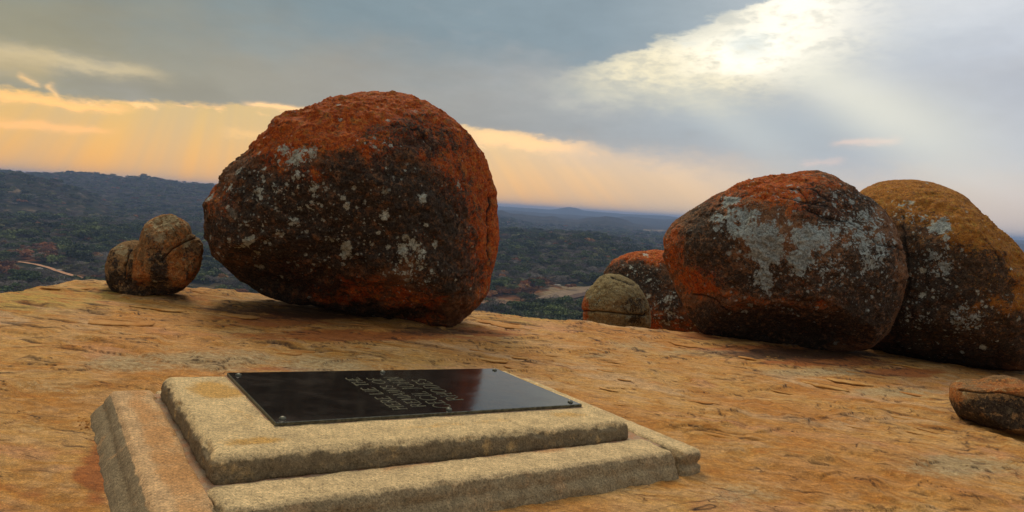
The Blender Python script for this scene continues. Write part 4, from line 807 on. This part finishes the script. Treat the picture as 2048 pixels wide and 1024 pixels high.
def build_grave():
    g = empty('grave'); tag(g, 'low stepped granite grave with a dark engraved metal plaque on top, in the foreground', 'grave')
    ST = .175; TOP = .30
    def lean(lft, frt, rgt, bck):               # battered sides: the block narrows upwards by these amounts over its visible height
        def f(V):
            V = V.copy(); h = V[:, 2]; k = np.clip((h-(h.max()-.19))/.19, 0, 1); s0_, s1_ = V[:, 0].min(), V[:, 0].max(); t0_, t1_ = V[:, 1].min(), V[:, 1].max()
            a = np.clip(1-(V[:, 0]-s0_)/.25, 0, 1); b_ = np.clip(1-(s1_-V[:, 0])/.25, 0, 1); c = np.clip(1-(V[:, 1]-t0_)/.25, 0, 1); d = np.clip(1-(t1_-V[:, 1])/.25, 0, 1)
            V[:, 0] += k*(lft*a-rgt*b_); V[:, 1] += k*(frt*c-bck*d); return V
        return f
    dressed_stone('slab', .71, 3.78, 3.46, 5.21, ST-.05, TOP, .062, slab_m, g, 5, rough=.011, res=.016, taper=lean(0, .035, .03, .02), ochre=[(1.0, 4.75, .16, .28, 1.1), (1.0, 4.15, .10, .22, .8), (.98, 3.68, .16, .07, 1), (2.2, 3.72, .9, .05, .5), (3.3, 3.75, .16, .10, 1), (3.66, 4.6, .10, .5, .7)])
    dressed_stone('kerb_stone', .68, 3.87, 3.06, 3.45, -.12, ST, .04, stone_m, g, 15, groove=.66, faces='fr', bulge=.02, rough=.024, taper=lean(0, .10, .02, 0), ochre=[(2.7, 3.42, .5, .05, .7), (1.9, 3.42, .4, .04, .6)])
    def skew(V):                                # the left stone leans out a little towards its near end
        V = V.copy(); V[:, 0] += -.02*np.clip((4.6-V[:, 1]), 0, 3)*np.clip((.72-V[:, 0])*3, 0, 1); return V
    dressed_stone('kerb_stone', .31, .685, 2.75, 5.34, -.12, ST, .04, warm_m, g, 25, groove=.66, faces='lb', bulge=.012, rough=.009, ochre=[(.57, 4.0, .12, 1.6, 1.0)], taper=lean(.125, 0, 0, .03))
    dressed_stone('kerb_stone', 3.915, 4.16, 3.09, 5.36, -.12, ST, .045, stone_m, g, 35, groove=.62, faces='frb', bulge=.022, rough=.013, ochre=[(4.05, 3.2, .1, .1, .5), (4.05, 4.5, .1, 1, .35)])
    dressed_stone('kerb_stone', .70, 3.90, 5.225, 5.36, -.12, ST-.02, .03, stone_m, g, 45, rough=.012)
    mm, t, b = material('lime_mortar'); P = t.new('ShaderNodeTexCoord').outputs['Object']; n = t.noise(P, 14, 6, .7); gg = t.noise(P, 150, 3, .7)
    t.put(b.inputs['Base Color'], t.vscale(t.mix(t.ss(n, .4, .65), (.33, .22, .12), (.38, .17, .07)), t.ss(gg, .3, .7, .7, 1.25))); b.inputs['Roughness'].default_value = .95; bump(t, b, t.add(n, t.mul(gg, .3)), .8, .02)
    dressed_stone('mortar', .60, 3.98, 3.30, 5.28, -.1, ST-.022, .01, mm, g, 55, rough=.010, res=.03)
    # plaque
    pm, t, b = material('dark_bronze'); P = t.new('ShaderNodeTexCoord').outputs['Object']; n = t.noise(t.vmul(P, (1, 1, 1)), 3.2, 7, .65); f = t.noise(P, 40, 4, .7)
    t.put(b.inputs['Base Color'], t.mix(t.ss(n, .40, .66), (.006, .0055, .005), (.011, .008, .006))); t.put(b.inputs['Roughness'], t.add(t.ss(n, .3, .7, .09, .17), t.mul(f, .03))); b.inputs['Specular IOR Level'].default_value = .75; b.inputs['IOR'].default_value = 1.6
    bump(t, b, t.noise(P, 6, 3, .5), .06, .02)
    em, t, b = material('worn_bronze_edge'); P = t.new('ShaderNodeTexCoord').outputs['Object']; n = t.noise(P, 30, 5, .7); t.put(b.inputs['Base Color'], t.mix(t.ss(n, .4, .6), (.05, .045, .025), (.11, .10, .06))); b.inputs['Roughness'].default_value = .45; b.inputs['Metallic'].default_value = .5
    lm, t, b = material('raised_letter_bronze'); P = t.new('ShaderNodeTexCoord').outputs['Object']; n = t.noise(P, 20, 4, .7); t.put(b.inputs['Base Color'], t.mix(t.ss(n, .35, .6), (.06, .048, .024), (.17, .145, .07))); b.inputs['Roughness'].default_value = .5; b.inputs['Metallic'].default_value = .35
    A0, A1, B0, B1 = 1.14, 3.60, 3.90, 5.15; zb, zt = TOP+.002, TOP+.026
    def box(s0, s1, t0, t1, h0, h1, ch=.004):
        c = [(s0, t0), (s1, t0), (s1, t1), (s0, t1)]; V = []
        for hh, k in ((h0, 0), (h1-ch, 0), (h1, ch)):
            for (a, b_), (sa, sb) in zip(c, ((1, 1), (-1, 1), (-1, -1), (1, -1))): V.append((a+sa*k, b_+sb*k, hh))
        F_ = [(3, 2, 1, 0), (8, 9, 10, 11)]+[(r*4+i, r*4+(i+1) % 4, r*4+4+(i+1) % 4, r*4+4+i) for r in (0, 1) for i in range(4)]; return V, F_
    V, F_ = box(A0, A1, B0, B1, zb, zt); pl = mesh_obj('plaque', sth(V), F_, pm, g, smooth=False); pl.data.materials.append(em)
    for i, p in enumerate(pl.data.polygons): p.material_index = 0 if i == 1 else 1
    V, F_ = box(A0-.012, A1+.012, B0-.012, B1+.012, TOP-.012, zb-.0005, .002); mesh_obj('plaque_bedding', sth(V), F_, mm, g, smooth=False)
    # rivets: low domes
    rv = []; rf = []; N = 14
    for k, (rr, zz) in enumerate(((.022, 0), (.022, .006), (.017, .012), (.009, .016))):
        for i in range(N): th = 2*math.pi*i/N; rv.append((rr*math.cos(th), rr*math.sin(th), zz))
    rv.append((0, 0, .0175))
    for k in range(3):
        for i in range(N): rf.append((k*N+i, k*N+(i+1) % N, (k+1)*N+(i+1) % N, (k+1)*N+i))
    for i in range(N): rf.append((3*N+i, 3*N+(i+1) % N, 4*N))
    rm = None
    for a, b_ in ((1.20, 3.965), (2.37, 3.95), (3.53, 3.965), (1.20, 5.06), (2.37, 5.07), (3.53, 5.07)):
        if rm is None: o = mesh_obj('rivet', sth(rv), rf, em, pl); rm = o.data
        else: o = bpy.data.objects.new('rivet', rm); COL.objects.link(o); o.parent = pl
        o.location = sth([(a, b_, zt)])[0]
    # inscription: thin raised strokes with small serifs, reading away from the camera
    arc = lambda cx, cy, rx, ry, a0, a1, n=12: [(cx+rx*math.cos(math.radians(a0+(a1-a0)*i/n)), cy+ry*math.sin(math.radians(a0+(a1-a0)*i/n))) for i in range(n+1)]
    sf = lambda x, y, w=.09: [(x-w, y), (x+w, y)]
    G_ = {'H': (.75, [[(.1, 0), (.1, 1)], [(.65, 0), (.65, 1)], [(.1, .5), (.65, .5)], sf(.1, 0), sf(.1, 1), sf(.65, 0), sf(.65, 1)]),
          'E': (.62, [[(.1, 0), (.1, 1)], [(.02, 1), (.55, 1), (.55, .9)], [(.1, .52), (.42, .52)], [(.02, 0), (.58, 0), (.58, .12)]]),
          'R': (.70, [[(.1, 0), (.1, 1)], [(.02, 1), (.32, 1)]+arc(.32, .76, .24, .24, 90, -90)+[(.1, .52)], [(.34, .52), (.68, 0)], sf(.1, 0)]),
          'L': (.60, [[(.1, 0), (.1, 1)], sf(.1, 1), [(.02, 0), (.55, 0), (.55, .14)]]), 'I': (.30, [[(.15, 0), (.15, 1)], sf(.15, 0), sf(.15, 1)]),
          'T': (.66, [[(.33, 0), (.33, 1)], [(.02, .88), (.02, 1), (.64, 1), (.64, .88)], sf(.33, 0)]),
          'M': (.90, [[(.08, 0), (.14, 1), (.45, .12), (.76, 1), (.82, 0)], sf(.08, 0), sf(.82, 0)]),
          'A': (.76, [[(.04, 0), (.38, 1), (.72, 0)], [(.16, .35), (.6, .35)], sf(.04, 0, .07), sf(.72, 0, .07)]),
          'N': (.80, [[(.1, 0), (.1, 1), (.68, 0), (.68, 1)], sf(.1, 0), sf(.1, 1, .06), sf(.68, 1)]),
          'S': (.56, [arc(.28, .75, .22, .25, 30, 270)+arc(.28, .25, .24, .25, 90, -150)]),
          'O': (.94, [arc(.46, .5, .42, .5, 0, 360, 24)]), 'F': (.58, [[(.1, 0), (.1, 1)], [(.02, 1), (.54, 1), (.54, .88)], [(.1, .52), (.42, .52)], sf(.1, 0)]),
          'C': (.82, [arc(.46, .5, .42, .5, 40, 320, 20)]), 'J': (.38, [[(.24, 1), (.24, .1), (.16, -.12), (.02, -.16)], sf(.24, 1)]),
          'D': (.82, [[(.1, 0), (.1, 1)], [(.02, 1), (.32, 1)]+arc(.32, .5, .44, .5, 90, -90, 14)+[(.02, 0)]])}
    def line(text, s_base, hgt, t0, t1):
        adv = sum(G_[c][0]+.16 if c != ' ' else .5 for c in text); sc = (t1-t0)/adv; V = []; F_ = []; x = 0; wd = .0021
        for c in text:
            if c == ' ': x += .5; continue
            for pl_ in G_[c][1]:
                for (x0, y0), (x1, y1) in zip(pl_[:-1], pl_[1:]):
                    a = np.array([s_base-y0*hgt, t0+(x+x0)*sc]); b_ = np.array([s_base-y1*hgt, t0+(x+x1)*sc]); d = b_-a; l = np.linalg.norm(d)
                    if l < 1e-6: continue
                    d /= l; nn = np.array([-d[1], d[0]])*wd; a = a-d*wd*.5; b_ = b_+d*wd*.5; i = len(V)
                    for q, zz in ((a-nn, zt-.001), (b_-nn, zt-.001), (b_+nn, zt-.001), (a+nn, zt-.001), (a-nn*.6, zt+.0035), (b_-nn*.6, zt+.0035), (b_+nn*.6, zt+.0035), (a+nn*.6, zt+.0035)): V.append((q[0], q[1], zz))
                    F_ += [(i+4, i+5, i+6, i+7), (i, i+1, i+5, i+4), (i+1, i+2, i+6, i+5), (i+2, i+3, i+7, i+6), (i+3, i, i+4, i+7)]
            x += G_[c][0]+.16
        mesh_obj('inscription_line', sth(V), F_, lm, pl, smooth=False)
    line('HERE LIE THE', 2.075, .105, 4.02, 4.92); line('REMAINS OF', 2.245, .105, 4.06, 4.90); line('CECIL JOHN', 2.435, .135, 4.00, 4.92); line('RHODES', 2.625, .125, 4.17, 4.83)
    return g
build_grave()

# small chips of stone scattered on the rock near the edge of sight
def build_chips():
    V, Fc = ico(2); r = random.Random(31); L = V*(1+.3*fbm(V, 1.4, 2, .5, 5)[:, None]); L[:, 2] *= .45
    f_ = mesh_obj('stone_chip', L, Fc, flake_mat, smooth=False, attrs={'tone': np.full(len(V), .3)}); me = f_.data; bpy.data.objects.remove(f_)
    where = [(770, 912, .006, 'tiny dark chip lying on the front kerb stone of the grave'), (545, 758, .012, None), (1063, 660, .03, 'small dark stone on the bare rock right of the largest boulder'), (1330, 660, .04, 'fist sized stone on the rock below the olive green boulder')]
    for px, py, s_, lab in where[2:]:
        c = on_plane(px, py); z = float(ground_z([c[0]], [c[1]])[0]); o = bpy.data.objects.new('stone_chip', me); COL.objects.link(o); o.location = (c[0], c[1], z+s_*.3); o.scale = (s_*1.4, s_, s_); tag(o, lab, 'stone')
build_chips()
def build_gravel():
    V, Fc = ico(1); r = np.random.default_rng(12); C = []; S_ = []
    for k in range(260):                                     # along the foot of the kerb
        side = r.integers(3); q = r.random()
        s_, t_ = ((.29-abs(r.normal(0, .03)), 2.9+2.4*q) if side == 0 else (.7+3.3*q, 3.04-abs(r.normal(0, .035))) if side == 1 else (4.19+abs(r.normal(0, .03)), 3.1+2.2*q))
        p = B_[0]*s_+B_[1]*t_; C.append(p[:2]); S_.append(r.uniform(.003, .011))
    for px, py, rx, n in ((760, 655, 170, 160), (1600, 712, 230, 190), (310, 594, 80, 70), (1980, 850, 90, 60), (1000, 640, 60, 40), (900, 760, 700, 120), (1700, 900, 350, 90)):
        for k in range(n):
            p = on_plane(px+r.normal(0, .5)*rx, py+abs(r.normal(0, 5 if n != 120 and n != 90 else 60))); C.append(p[:2]); S_.append(r.uniform(.006, .024) if py < 745 else r.uniform(.003, .009))
    C = np.array(C); z = ground_z(C[:, 0], C[:, 1]); Vs = []; Fs = []
    for i, (c, s_) in enumerate(zip(C, S_)):
        L = V*(s_*r.uniform(.6, 1.4, 3)*np.array([1, 1, .7]))*(1+.25*r.normal(size=(len(V), 1))*.6); Vs.append(L+[c[0], c[1], z[i]+s_*.25]); Fs.append(Fc+i*len(V))
    o = mesh_obj('gravel', np.concatenate(Vs), np.concatenate(Fs), flake_mat, smooth=False, attrs={'tone': np.repeat(r.random(len(C)), len(V))})
    tag(o, 'fine grit and chips of stone caught round the grave and under the boulders', 'gravel', None, 'stuff')
B_ = (E2, E1); build_gravel()

# ------------------------------------------------------------------ haze of the valley
def build_haze():
    V = [(x, y, z) for z in (-190, TMAX+6) for x, y in ((-30000, -30000), (30000, -30000), (30000, 30000), (-30000, 30000))]
    F_ = [(3, 2, 1, 0), (4, 5, 6, 7), (0, 1, 5, 4), (1, 2, 6, 5), (2, 3, 7, 6), (3, 0, 4, 7)]
    m = bpy.data.materials.new('haze'); m.use_nodes = True; t = NT(m.node_tree); t.n.clear(); v = t.new('ShaderNodeVolumePrincipled'); o = t.new('ShaderNodeOutputMaterial'); t.l.new(v.outputs[0], o.inputs['Volume'])
    v.inputs['Color'].default_value = (.37, .51, .80, 1); v.inputs['Density'].default_value = 1/9800; v.inputs['Anisotropy'].default_value = 0
    ob = mesh_obj('haze', V, F_, m, smooth=False); tag(ob, 'thin blue haze lying over the valley and the far hills', 'haze', None, 'stuff')
build_haze()
for o in list(COL.objects):
    if o.type == 'MESH' and o.parent is None and 'label' not in o and 'kind' not in o: o['kind'] = 'structure'
